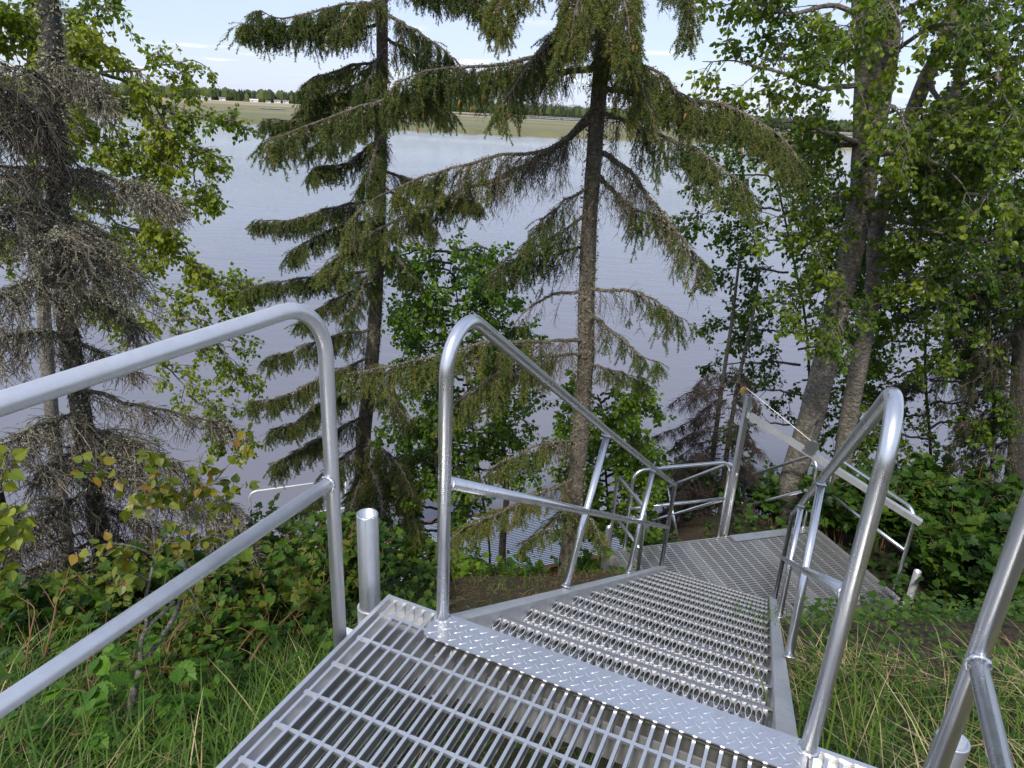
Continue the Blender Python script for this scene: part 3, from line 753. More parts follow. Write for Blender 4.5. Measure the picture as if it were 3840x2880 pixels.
# guards of the lower landing
guard(low, 'guard_rail', [lo_(0.14, 0.012, -0.12), lo_(0.14, 0.012, 0.815), lo_(1.12, 0.012, 0.815), lo_(1.12, 0.012, -0.12)], 0.11, [lo_(0.15, 0.012, 0.425), lo_(1.11, 0.012, 0.425)], r=TR, mat=M_TUBE)
guard(low, 'guard_rail', [lo_(-0.03, -0.02, -0.16), lo_(-0.03, -0.02, 0.80), lo_(-0.03, -0.60, 0.80), lo_(-0.03, -0.60, -0.16)], 0.10, [lo_(-0.03, -0.035, 0.415), lo_(-0.03, -0.585, 0.415)], r=TR, mat=M_TUBE)
guard(low, 'guard_rail', [lo_(2.222, -0.045, -0.14), lo_(2.222, -0.045, 0.80), lo_(2.222, -1.055, 0.80), lo_(2.222, -1.055, -0.14)], 0.13, [lo_(2.222, -0.055, 0.41), lo_(2.222, -1.045, 0.41)], r=TR, mat=M_TUBE)
pipe_leg(low, lo_(2.255, -1.19, 0.30), -5.2, 0.030, LH + 0.0, 0.0365, M_DULL, -X2)
pipe_leg(low, lo_(-0.06, -0.02, 0.28), -5.6, 0.024, LH - 0.02, 0.031, M_TUBE, X2)
pipe_leg(low, lo_(-0.04, -DEP + 0.03, -0.06), -5.0, 0.030, LH - 0.07, 0.0365, M_DULL, X2)
# --- lower flight, running on to the dock
SL2 = 0.80
flight2 = thing('lower_stair_flight', 'steep lower flight of aluminium steps dropping left from the lower landing to the dock', 'stairs')
d2 = nrm(Y2 - Z_ * SL2); u2 = nrm(np.cross(X2, d2)); u2 = u2 if u2[2] > 0 else -u2
L2 = 2.72 * math.sqrt(1 + SL2 ** 2)
for xa in (1.215, 2.035):
    m_ = MB(); frame_box(m_, lo_(0, 0.006, -0.01), d2, X2, u2, (0, xa, -0.16), (L2, xa + 0.045, 0.0)); m_.build('stringer', M_DULL, flight2)
tm2 = tread_mesh(0.77)
for k in range(10):
    s0 = 0.25 + 0.25 * k
    o = link('tread', tm2, flight2); basis(o, lo_(1.2625, s0, -0.03 - SL2 * s0), X2, Y2)
for xr in (1.205, 2.085):
    def Q(y, z): return lo_(xr, y, z)
    m1 = MB(); mitre_tube(m1, [*fillet([Q(0.012, -0.10), Q(0.012, 0.83), Q(2.75, 0.83 - 2.74 * SL2)], [0.10], 10), Q(2.50, -2.05)], TR, 18); g = m1.build('handrail', M_TUBE, flight2, smooth=True)
    m2 = MB(); mitre_tube(m2, [Q(0.02, 0.425), Q(2.62, 0.425 - 2.6 * SL2)], TR * .95, 14); m2.build('mid_rail', M_TUBE, g, smooth=True)
    for y0 in (0.80, 1.62):
        zt = 0.83 - SL2 * (y0 + 0.38)
        m3 = MB(); tube(m3, np.array([Q(y0 - 0.02, -SL2 * y0 - 0.01), Q(y0 + 0.39, zt)]), TR * .97, 14); m3.build('post', M_TUBE, g, smooth=True)

# --- winch davit
davit = thing('winch_davit', 'square aluminium mast with sloping boom and hand winch behind the lower landing', 'davit')
mt = lo_(1.20, 0.04, 1.46); mbz = lo_(1.20, 0.04, -0.3)
m_ = MB(); frame_box(m_, mbz, X2, Y2, Z_, (-0.024, -0.024, 0), (0.024, 0.024, 1.76)); mast = m_.build('mast', M_TUBE, davit)
m_ = MB(); frame_box(m_, mt, X2, Y2, Z_, (-0.016, -0.016, 0.0), (0.016, 0.016, 0.0015)); m_.build('mast_mouth_shade', M_BLACK, mast)  # black sheet on the closed mast top, painting the shade of a hollow tube
b0, b1 = lo_(1.226, 0.02, 1.275), lo_(2.24, -1.10, 0.715)
bd = nrm(b1 - b0); bl = np.linalg.norm(b1 - b0); bs = nrm(np.cross(bd, Z_)); bu = np.cross(bs, bd)
m_ = MB()
for k in (-0.0262, 0.0012): frame_box(m_, b0, bd, bs, bu, (0, k, -0.025), (bl, k + 0.025, 0.025))
boom = m_.build('boom', M_DULL, davit)
m_ = MB()
for k in (-0.0225, 0.005): frame_box(m_, b1, bd, bs, bu, (0.0, k, -0.021), (0.001, k + 0.0175, 0.021))
m_.build('boom_mouth_shade', M_BLACK, boom)  # black sheets on the solid boom ends paint the shade inside open tubes
wc = b0 + bd * (bl * 0.36) + bu * 0.085
winch = MB()
def disc(mbx, c, ax, r, th, sides=26, hole=0.0):
    ax = nrm(ax); u = nrm(np.cross(ax, np.array([0.2, 0.1, 1.0]))); w = np.cross(ax, u)
    ang = np.linspace(0, 2 * math.pi, sides, endpoint=False); cc = np.cos(ang)[:, None] * u + np.sin(ang)[:, None] * w
    rr = r if np.isscalar(r) else np.asarray(r)[:, None]
    v_ = np.concatenate([c - ax * th / 2 + cc * rr, c + ax * th / 2 + cc * rr]); a = np.arange(sides); b = (a + 1) % sides
    mbx.add(v_, quads=np.stack([a, b, b + sides, a + sides], 1), polys=[list(range(sides))[::-1], list(range(sides, 2 * sides))])
frame_box(winch, wc, bd, bs, bu, (-0.05, -0.032, -0.06), (0.05, -0.027, 0.03)); frame_box(winch, wc, bd, bs, bu, (-0.05, -0.027, -0.06), (0.05, 0.06, -0.056))
wobj = winch.build('winch', M_ZINC, davit)
m_ = MB(); disc(m_, wc + bs * 0.062, bs, 0.056, 0.004, 32); disc(m_, wc + bs * 0.010, bs, 0.048, 0.004, 32); disc(m_, wc + bs * 0.036, bs, 0.028, 0.05); m_.build('drum', M_ZINC, wobj)
m_ = MB(); disc(m_, wc - bs * 0.010, bs, np.where(np.arange(64) % 4 < 2, 0.050, 0.044), 0.008, 64); m_.build('gear', M_ZINC, wobj)
m_ = MB(); h0 = wc - bs * 0.045 - bd * 0.03 - bu * 0.03; h1 = h0 + bu * 0.17 - bd * 0.045 + bs * 0.0
tube(m_, np.array([h0 + bs * .02, h0, h1]), 0.008, 10); m_.build('crank_handle', M_ZINC, wobj)
m_ = MB(); tube(m_, np.array([h1, h1 - bs * 0.10 + bu * 0.005]), 0.012, 12); m_.build('grip', M_BLACK, wobj)
m_ = MB(); frame_box(m_, mt, X2, Y2, Z_, (-0.032, 0.026, -0.09), (0.012, 0.030, 0.04)); frame_box(m_, mt, X2, Y2, Z_, (-0.032, 0.062, -0.09), (0.012, 0.066, 0.04)); pul = m_.build('pulley_bracket', M_ZINC, davit)
m_ = MB(); disc(m_, mt + Y2 * 0.046 - X2 * 0.025 + Z_ * 0.025, Y2, 0.04, 0.026, 24); m_.build('pulley_wheel', M_YELLOW, pul)
m_ = MB(); tube(m_, np.array([wc + bs * 0.036 + bu * 0.03, mt + Y2 * 0.046 - X2 * 0.02 + Z_ * 0.064]), 0.0022, 6); tube(m_, np.array([mt + Y2 * 0.046 - X2 * 0.06 + Z_ * 0.03, lo_(1.15, 1.9, -1.1)]), 0.0022, 6); m_.build('cable', M_ZINC, davit)

# --- dock at the water
DZ = -6.0
df = nrm(np.array([1.12, 0.46, 0])); dn = np.array([-df[1], df[0], 0]); D0 = np.array([-3.2, 6.87, 0.0])
DL, DW = 5.9, 1.55
def dk(x, y, z): return D0 + df * x + dn * y + Z_ * (DZ + z)
dock = thing('dock', 'slatted metal dock with rusty beams at the water behind the spruce trunks', 'dock')
sl = i_bar(DL, 0.018, 0.03).mesh('deck_slat', M_DULL)
for k in range(int(DW / 0.042)):
    o = link('deck_slat', sl, dock); basis(o, dk(0, 0.03 + k * 0.042, 0), df, dn)
for x in np.arange(0.4, DL, 0.6):
    m_ = MB(); frame_box(m_, dk(x, 0, 0), df, dn, Z_, (-0.02, 0, -0.10), (0.02, DW, -0.031)); m_.build('cross_beam', M_DULL, dock)
for y in (-0.052, DW):
    m_ = MB(); frame_box(m_, dk(0, y, 0), df, dn, Z_, (0, 0, -0.015), (DL, 0.05, 0.0)); frame_box(m_, dk(0, y, 0), df, dn, Z_, (0, 0.021, -0.17), (DL, 0.029, -0.0152)); frame_box(m_, dk(0, y, 0), df, dn, Z_, (0, 0, -0.185), (DL, 0.05, -0.1702)); m_.build('rusty_beam', M_RUST, dock)
guard(dock, 'guard_rail', [dk(0.3, DW + 0.02, -0.1), dk(0.3, DW + 0.02, 0.95), dk(4.4, DW + 0.02, 0.95), dk(4.4, DW + 0.02, -0.1)], 0.1, [dk(0.3, DW + 0.02, 0.48), dk(4.4, DW + 0.02, 0.48)],
      [(dk(x, DW + 0.02, -0.1), dk(x, DW + 0.02, 0.95)) for x in (1.6, 3.0)], mat=M_DULL)
for x in (0.5, 3.0, 5.4):
    m_ = MB(); tube(m_, np.array([dk(x, 0.3, -0.19), dk(x, 0.3, -2.6)]), 0.07, 14); tube(m_, np.array([dk(x, DW - .2, -0.19), dk(x, DW - .2, -2.9)]), 0.07, 14); m_.build('pile', M_RUST, dock, smooth=True)

# ------------------------------------------------------------------ vegetation helpers
def unit(n, r): return nrm(r.normal(size=(n, 3)))
def spline(ctrl, K):
    c = np.asarray(ctrl, float); n = len(c)
    if n == 2: return c[0] + (c[1] - c[0]) * np.linspace(0, 1, K)[:, None]
    P = np.concatenate([[2 * c[0] - c[1]], c, [2 * c[-1] - c[-2]]])
    ln = np.concatenate([[0], np.cumsum(np.linalg.norm(np.diff(c, axis=0), axis=1))]); u = np.linspace(0, ln[-1], K)
    k = np.clip(np.searchsorted(ln, u, 'right') - 1, 0, n - 2); f = ((u - ln[k]) / (ln[k + 1] - ln[k]))[:, None]
    a, b, d, e = P[k], P[k + 1], P[k + 2], P[k + 3]
    return 0.5 * (2 * b + (d - a) * f + (2 * a - 5 * b + 4 * d - e) * f ** 2 + (3 * b - a - 3 * d + e) * f ** 3)
def sample(polys, idx, u):
    K = polys.shape[1]; x = np.clip(u, 0, 0.9999) * (K - 1); k = x.astype(int); f = (x - k)[:, None]
    a, b = polys[idx, k], polys[idx, k + 1]
    return a * (1 - f) + b * f, nrm(b - a)
def tubes(mb, polys, r0, r1, S=3, var=0.5):
    N, K, _ = polys.shape
    if N == 0: return
    tg = nrm(np.gradient(polys, axis=1))
    ref = np.where(np.abs(tg[:, :1, 2:3]) < 0.92, np.array([0, 0, 1.0]), np.array([1.0, 0, 0]))
    u = nrm(np.cross(tg, np.broadcast_to(ref, tg.shape))); w = np.cross(tg, u)
    rr = np.broadcast_to(np.asarray(r0, float).reshape(-1, 1), (N, 1)) * (1 - np.linspace(0, 1, K)) + np.broadcast_to(np.asarray(r1, float).reshape(-1, 1), (N, 1)) * np.linspace(0, 1, K)
    ang = np.linspace(0, 2 * math.pi, S, endpoint=False)
    v = polys[:, :, None] + rr[:, :, None, None] * (np.cos(ang)[:, None] * u[:, :, None] + np.sin(ang)[:, None] * w[:, :, None])
    a = np.arange(S); b = (a + 1) % S
    q1 = np.concatenate([np.stack([a + i * S, b + i * S, b + (i + 1) * S, a + (i + 1) * S], 1) for i in range(K - 1)])
    q = q1[None] + (np.arange(N) * K * S)[:, None, None]
    vv = np.repeat(np.broadcast_to(np.asarray(var, float), (N,)), K * S)
    mb.add(v.reshape(-1, 3), quads=q.reshape(-1, 4), var=vv)
def spawn(polys, n, r, u=(0.1, 1.0), ln=(0.2, 0.4), side=0.8, fwd=0.5, up=0.0, grav=0.5, K=5, taper=0.4, planar=0.0, wob=0.12):
    N = len(polys); idx = np.repeat(np.arange(N), n); M = len(idx)
    uu = r.uniform(u[0], u[1], M); p, t = sample(polys, idx, uu)
    rv = unit(M, r)
    if planar > 0:
        sd = nrm(np.cross(t, np.array([0, 0, 1.0]))) * np.where(r.random(M) < 0.5, 1, -1)[:, None]
        rv = nrm(rv * (1 - planar) + sd * planar)
    pr = nrm(rv - t * np.sum(rv * t, 1, keepdims=True))
    d = nrm(pr * side + t * fwd + np.array([0, 0, up]))
    L = r.uniform(ln[0], ln[1], M) * (1 - taper * uu)
    out = np.zeros((M, K, 3)); out[:, 0] = p
    for k in range(1, K):
        d = nrm(d + np.array([0, 0, -grav / (K - 1)]) + wob * unit(M, r))
        out[:, k] = out[:, k - 1] + d * (L / (K - 1))[:, None]
    return out, idx, uu
def needles(mb, polys, per_m, r, ln=(0.012, 0.019), w=0.0034, u=(0.0, 1.0), var=0.5, vj=0.15, fwd=0.65):
    N = len(polys)
    if N == 0: return
    L = np.linalg.norm(np.diff(polys, axis=1), axis=2).sum(1)
    cnt = np.maximum(1, (L * per_m * (u[1] - u[0])).astype(int)); idx = np.repeat(np.arange(N), cnt); M = len(idx)
    p, t = sample(polys, idx, r.uniform(u[0], u[1], M))
    rv = unit(M, r); pr = nrm(rv - t * np.sum(rv * t, 1, keepdims=True))
    d = nrm(pr + t * fwd); s = np.cross(d, unit(M, r)); s = nrm(s) * w * 0.5
    Ln = r.uniform(ln[0], ln[1], M)[:, None]
    v = np.stack([p - s, p + s, p + d * Ln], 1)
    vv = np.clip(np.broadcast_to(np.asarray(var, float), (N,))[idx] + r.normal(0, vj, M), 0, 1)
    mb.add(v.reshape(-1, 3), tris=np.arange(3 * M).reshape(-1, 3), var=np.repeat(vv, 3))
OVATE = (np.array([(0, 0, 0), (.37, .26, .05), (.34, .56, .07), (0, 1, -.06), (-.34, .56, .07), (-.37, .26, .05)]), np.array([[0, 1, 2, 3], [0, 3, 4, 5]]), None)
ROUND = (np.array([(0, 0, 0), (.42, .14, .04), (.47, .45, .07), (.25, .78, .02), (0, 1, -.07), (-.25, .78, .02), (-.47, .45, .07), (-.42, .14, .04)]), np.array([[0, 1, 2, 3], [0, 3, 4, 5], [0, 5, 6, 7]]), None)
LOBED = (np.array([(0, .38, -.02), (0, 0, 0), (.30, -.04, .03), (.55, .30, .08), (.33, .44, .02), (.36, .72, .05), (.15, .70, 0), (0, 1, -.05), (-.15, .70, 0), (-.36, .72, .05), (-.33, .44, .02), (-.55, .30, .08), (-.30, -.04, .03)]),
         None, np.array([[0, i, i + 1] for i in range(1, 12)] + [[0, 12, 1]]))
def leaf_frames(d, nrm_hint):
    y = nrm(d); x = nrm(np.cross(y, nrm_hint)); z = np.cross(x, y); return x, y, z
def leaves(mb, pts, d, nh, size, var, shape=OVATE):
    M = len(pts)
    if M == 0: return
    V, Q, T = shape; x, y, z = leaf_frames(d, nh); sz = np.broadcast_to(np.asarray(size, float), (M,))[:, None, None]
    v = pts[:, None] + sz * (V[None, :, 0:1] * x[:, None] + V[None, :, 1:2] * y[:, None] + V[None, :, 2:3] * z[:, None])
    off = (np.arange(M) * len(V))[:, None, None]
    mb.add(v.reshape(-1, 3), quads=None if Q is None else (Q[None] + off).reshape(-1, 4), tris=None if T is None else (T[None] + off).reshape(-1, 3), var=np.repeat(np.broadcast_to(var, (M,)), len(V)))
def leaves_on(mb, polys, n, r, size=(0.03, 0.045), var=(0.2, 0.9), shape=OVATE, hang=0.6, u=(0.15, 1.0), pet=0.02, up=0.5, base=None, keep=None):
    N = len(polys); idx = np.repeat(np.arange(N), n); M = len(idx)
    p, t = sample(polys, idx, r.uniform(u[0], u[1], M))
    d = nrm(unit(M, r) + t * 0.4 + np.array([0, 0, -hang]))
    nh = nrm(unit(M, r) * 0.75 + np.array([0, 0, up]))
    p = p + d * pet * r.uniform(0.4, 1.2, M)[:, None]
    vv = r.uniform(var[0], var[1], M) if base is None else np.clip(base[idx] + r.uniform(-.22, .22, M), 0, 1)
    if keep is not None:
        k = keep(p); p, d, nh, vv = p[k], d[k], nh[k], vv[k]
    leaves(mb, p, d, nh, r.uniform(size[0], size[1], len(p)), vv, shape)
def flecks(mb, polys, per_m, r, size=(0.005, 0.013), u=(0, 1), off=0.006, var=(0.1, 1.0), n_tri=2):
    N = len(polys)
    if N == 0: return
    L = np.linalg.norm(np.diff(polys, axis=1), axis=2).sum(1)
    cnt = r.poisson(L * per_m); idx = np.repeat(np.arange(N), cnt * n_tri); M = len(idx)
    if M == 0: return
    p, t = sample(polys, idx, r.uniform(u[0], u[1], M)); p = p + unit(M, r) * off
    s = r.uniform(size[0], size[1], M)[:, None]
    a, b = unit(M, r), unit(M, r)
    v = np.stack([p, p + a * s, p + b * s], 1)
    mb.add(v.reshape(-1, 3), tris=np.arange(3 * M).reshape(-1, 3), var=np.repeat(r.uniform(var[0], var[1], M), 3))
def trunk_mesh(name, path, r0, r1, mat, parent, r, sides=14, K=40, rough=0.06, flare=0.35):
    p = spline(path, K); u = np.linspace(0, 1, K)
    rad = r0 + (r1 - r0) * u + r0 * flare * np.exp(-u * 18)
    m_ = MB(); tube(m_, p, rad, sides)
    v = m_.v[0].reshape(K, sides, 3); c = p[:, None]
    j = 1 + rough * r.normal(size=(K, sides, 1)) * 0.6 + rough * np.sin(np.arange(sides) * 1.7 + r.uniform(0, 6))[None, :, None]
    m_.v[0] = (c + (v - c) * j).reshape(-1, 3).astype(np.float32)
    return m_.build(name, mat, parent, smooth=True), p
def on_path(p, z):
    """point of a (rising) trunk path at height z"""
    return np.array([np.interp(z, p[:, 2], p[:, 0]), np.interp(z, p[:, 2], p[:, 1]), z])

TIPS = []
def conifer_limb(path, r, tw, nd_, ded, lich, lead, dens=1.0, green=0.15, r0=0.014, curtain=(0.12, 0.42), hue=0.42, K=22, nper=640, tipgold=0.0, bare=False, gravity=1.9, lichen=1.0):
    """one spruce limb: wood, hanging side twigs, sub-twigs, needles, lichen"""
    p = spline(path, K)[None]; L = np.linalg.norm(np.diff(p[0], axis=0), axis=1).sum()
    jit = np.cumsum(r.normal(0, 0.006, (1, K, 3)), 1); p = p + jit - jit[:, :1]
    tubes(lead, p, [r0], [0.003], 7, 0.5)
    n = int(L * 84 * dens)
    if bare: n = int(L * 9)
    if n < 1: return
    t1, _, u1 = spawn(p, n, r, (0.06, 1.0), curtain, side=0.62, fwd=0.55, up=-0.1, grav=gravity, K=6, taper=0.45, planar=0.75)
    is_g = (u1 > green * r.uniform(0.6, 1.5, n)) & (r.random(n) < 0.93) & (not bare)
    tubes(tw, t1, 0.0022, 0.0010, 3, np.clip(r.normal(0.55, 0.2, n), 0, 1))
    t2, i2, u2 = spawn(t1, 6, r, (0.12, 0.98), (0.045, 0.15), side=0.7, fwd=0.75, up=0.0, grav=0.9, K=4, taper=0.3)
    tubes(tw, t2, 0.0012, 0.0007, 3, np.clip(r.normal(0.4, 0.2, len(t2)), 0, 1))
    hv = np.clip(hue + r.normal(0, 0.17, n), 0, 0.78)
    g1, g2 = is_g, is_g[i2] & (r.random(len(t2)) < 0.9)
    needles(nd_, t1[g1], nper, r, var=hv[g1], u=(0.35, 1.0)); needles(nd_, t2[g2], nper * 1.15, r, var=hv[i2][g2])
    tip = t2[g2][:, -2:]
    gold = r.random(len(tip)) < 0.30 + tipgold
    needles(nd_, tip[gold], 900, r, ln=(0.008, 0.013), w=0.003, var=0.86, vj=0.08); TIPS.append(t2[g2][:, -1])
    d1 = ~is_g
    if d1.any():
        t3, _, _ = spawn(t1[d1], 7, r, (0.1, 1.0), (0.03, 0.12), side=0.8, fwd=0.5, grav=0.7, K=4); tubes(ded, t3, 0.0013, 0.0007, 3, np.clip(r.normal(0.45, 0.2, len(t3)), 0, 1))
        flecks(lich, t3, 18 * lichen, r)
    flecks(lich, p, 130 * lichen, r, (0.006, 0.017), (0.0, 0.75), r0 * 0.9); flecks(lich, t1, 14 * lichen, r, (0.005, 0.012), (0, 0.5))

def finish_tree(t, parts):
    for nm, mb_, mat, kind in parts:
        if mb_.n: mb_.build(nm, mat, t, smooth=False, **({'kind': 'stuff'} if kind else {}))

def A3(lst): return [at(*q) for q in lst]

# ------------------------------------------------------------------ centre spruce
r = np.random.default_rng(3)
cs = thing('spruce_tree', 'tall spruce just left of the stairs with a bare straight trunk and hanging green boughs', 'spruce')
b = at(2130, 2110, 5.07); top = b + np.array([-0.05, 0.1, 9.0])
path_c = [b - Z_ * 0.4, b, b + np.array([0.0, 0.0, 1.6]), b + np.array([-0.075, 0.0, 3.4]), top]
_, tp = trunk_mesh('trunk', path_c, 0.073, 0.026, M_SBARK, cs, r, 16, 60)
tw, ndl, ded, lic, led, con = MB(), MB(), MB(), MB(), MB(), MB()
def snap(P, tp_, inset=0.02):
    P[0] = on_path(tp_, P[0][2]) + nrm((P[1] - P[0]) * np.array([1, 1, 0])) * inset; return P
def c_limb(pts, **k): conifer_limb(snap(A3(pts), tp), r, tw, ndl, ded, lic, led, **k)
RC = 5.05
c_limb([(2228, 440, RC), (2050, 560, 4.95), (1830, 665, 4.75), (1560, 775, 4.5), (1360, 880, 4.3), (1215, 1000, 4.2)], dens=1.15, green=0.42, r0=0.024, curtain=(0.12, 0.40), hue=0.5, tipgold=0.1)
c_limb([(2228, 400, RC), (2060, 560, 4.85), (1850, 610, 4.6), (1640, 660, 4.4), (1400, 760, 4.25), (1300, 900, 4.2)], dens=0.9, green=0.5, r0=0.014, hue=0.55)
c_limb([(2232, 250, RC), (1990, 290, 4.9), (1720, 290, 4.65), (1500, 350, 4.45), (1290, 400, 4.3), (1080, 470, 4.2), (1000, 490, 4.15)], dens=1.2, green=0.3, r0=0.022, curtain=(0.10, 0.34), hue=0.4)
c_limb([(2236, 130, RC), (2040, 190, 4.85), (1850, 230, 4.6), (1650, 250, 4.4), (1480, 330, 4.3)], dens=1.1, green=0.2, r0=0.018, hue=0.3)
c_limb([(2240, 60, RC), (2100, 120, 4.6), (1960, 300, 4.35), (1880, 420, 4.25)], dens=1.2, green=0.15, r0=0.016, hue=0.35)
c_limb([(2250, -260, RC), (2120, -260, 4.6), (1960, -160, 4.2), (1850, 20, 4.0)], dens=1.6, green=0.15, r0=0.02, curtain=(0.16, 0.42), hue=0.58, tipgold=0.3)
c_limb([(2250, -220, RC), (2200, -180, 4.5), (2160, -40, 4.15), (2120, 120, 4.05)], dens=1.6, green=0.15, r0=0.018, curtain=(0.16, 0.42), hue=0.6, tipgold=0.3)
c_limb([(2255, -200, RC), (2330, -170, 4.5), (2370, -20, 4.2), (2390, 160, 4.1)], dens=1.7, green=0.1, r0=0.018, curtain=(0.16, 0.45), hue=0.55, tipgold=0.2)
c_limb([(2255, -240, RC), (2450, -200, 4.6), (2540, -60, 4.35), (2560, 80, 4.3)], dens=1.3, green=0.1, r0=0.018, curtain=(0.16, 0.42), hue=0.5, tipgold=0.1)
c_limb([(2250, 130, RC), (2340, 180, 4.7), (2400, 290, 4.5), (2420, 400, 4.4)], dens=1.4, green=0.15, r0=0.014, curtain=(0.14, 0.42), hue=0.48)
c_limb([(2250, 230, RC), (2430, 280, 4.75), (2560, 360, 4.55), (2660, 450, 4.45)], dens=1.2, green=0.2, r0=0.016, curtain=(0.14, 0.45), hue=0.45)
c_limb([(2245, 330, RC), (2480, 350, 4.85), (2640, 370, 4.7), (2800, 410, 4.6), (2930, 490, 4.55), (3010, 590, 4.5)], dens=1.35, green=0.25, r0=0.02, curtain=(0.16, 0.42), hue=0.45)
c_limb([(2245, 420, RC), (2450, 470, 4.7), (2640, 560, 4.5), (2800, 680, 4.4)], dens=1.0, green=0.3, r0=0.016, curtain=(0.16, 0.44), hue=0.42)
c_limb([(2240, 560, RC), (2350, 620, 4.8), (2450, 740, 4.6), (2540, 850, 4.5), (2640, 960, 4.4)], dens=1.0, green=0.75, r0=0.02, curtain=(0.2, 0.5), hue=0.4, lichen=2.2)
c_limb([(2240, 640, RC), (2330, 760, 4.85), (2400, 800, 4.75), (2520, 815, 4.65)], dens=0.8, green=0.3, r0=0.018, lichen=1.8)
c_limb([(2225, 700, RC), (2120, 760, 4.85), (2030, 850, 4.7), (1960, 960, 4.65)], dens=0.8, green=0.25, r0=0.010, hue=0.3)
c_limb([(2220, 800, RC), (2060, 900, 4.9), (1930, 960, 4.8), (1850, 1030, 4.75)], dens=0.8, green=0.2, r0=0.012, hue=0.2)
c_limb([(2210, 930, RC), (2050, 960, 5.0), (1900, 990, 4.95)], dens=0.9, green=0.2, r0=0.012, hue=0.12)
c_limb([(2195, 1085, RC), (2100, 1110, 4.9), (2000, 1160, 4.8), (1920, 1240, 4.75)], bare=True, r0=0.014, lichen=1.5)
c_limb([(2215, 1080, RC), (2330, 1085, 4.85), (2450, 1130, 4.7), (2570, 1190, 4.6)], dens=0.7, green=0.35, r0=0.015, hue=0.35)
c_limb([(2200, 1170, RC), (2290, 1240, 4.85), (2370, 1300, 4.7), (2450, 1330, 4.62)], dens=0.7, green=0.3, r0=0.017, hue=0.35, curtain=(0.1, 0.26))
c_limb([(2195, 1270, 5.1), (2000, 1280, 4.7), (1800, 1310, 4.4), (1660, 1340, 4.25), (1480, 1380, 4.15), (1290, 1410, 4.1)], dens=1.1, green=0.25, r0=0.015, curtain=(0.14, 0.42), hue=0.52)
c_limb([(2190, 1320, 5.1), (2010, 1340, 4.7), (1860, 1390, 4.5), (1720, 1480, 4.35), (1640, 1560, 4.3)], dens=1.0, green=0.2, r0=0.012, curtain=(0.14, 0.42), hue=0.55, tipgold=0.2)
c_limb([(2190, 1360, 5.05), (2330, 1390, 4.9), (2430, 1440, 4.8)], dens=0.8, green=0.25, r0=0.010, curtain=(0.08, 0.2), hue=0.45)
c_limb([(2170, 1640, 5.1), (2040, 1660, 4.8), (1900, 1720, 4.6), (1760, 1790, 4.5)], dens=0.7, green=0.3, r0=0.010, curtain=(0.1, 0.25), hue=0.5)
c_limb([(2150, 1780, 5.1), (2020, 1850, 4.7), (1860, 1930, 4.5), (1730, 1985, 4.4), (1660, 2060, 4.35)], dens=1.0, green=0.2, r0=0.010, curtain=(0.10, 0.26), hue=0.62, tipgold=0.3, gravity=1.2)
c_limb([(2150, 1850, 5.1), (2060, 1960, 4.8), (1960, 2020, 4.7)], dens=0.8, green=0.2, r0=0.008, curtain=(0.08, 0.2), hue=0.55, gravity=1.2)
c_limb([(2160, 1900, 5.05), (2230, 1960, 4.9), (2280, 2040, 4.85)], dens=0.7, green=0.2, r0=0.008, curtain=(0.08, 0.2), hue=0.45)
for k in range(16):       # the crown goes on above the picture
    z = 1.3 + k * 0.24; a = r.uniform(0, 6.28); L = 1.5 * (1 - k / 24)
    o_ = on_path(tp, z); dv = np.array([math.cos(a), math.sin(a), 0])
    conifer_limb([o_, o_ + dv * L * .5 - Z_ * .1, o_ + dv * L - Z_ * .45], r, tw, ndl, ded, lic, led, dens=0.7, nper=160)
TT = np.concatenate(TIPS); TT = TT[(TT[:, 2] > -0.25) & (np.hypot(TT[:, 0], TT[:, 1]) < 4.6)]
for c in TT[r.integers(0, len(TT), 60)]:       # young cones on the top twigs
    dv = nrm(np.array([r.normal(0, .3), r.normal(0, .3), -1]))
    tube(con, spline([c - dv * 0.004, c + dv * 0.014, c + dv * 0.032], 4), [0.003, 0.007, 0.006, 0.0015], 6, var=r.random())
TIPS.clear()
flecks(lic, tp[None], 420, r, (0.006, 0.02), (0.1, 0.62), 0.075, (0.0, 0.8))
finish_tree(cs, [('limb', led, M_SBARK, 0), ('twigs', tw, M_TWIG, 1), ('needles', ndl, M_NEEDLE, 1), ('dead_twigs', ded, M_DEAD, 1), ('lichen', lic, M_LICHEN, 1), ('cones', con, M_CONE, 1)])

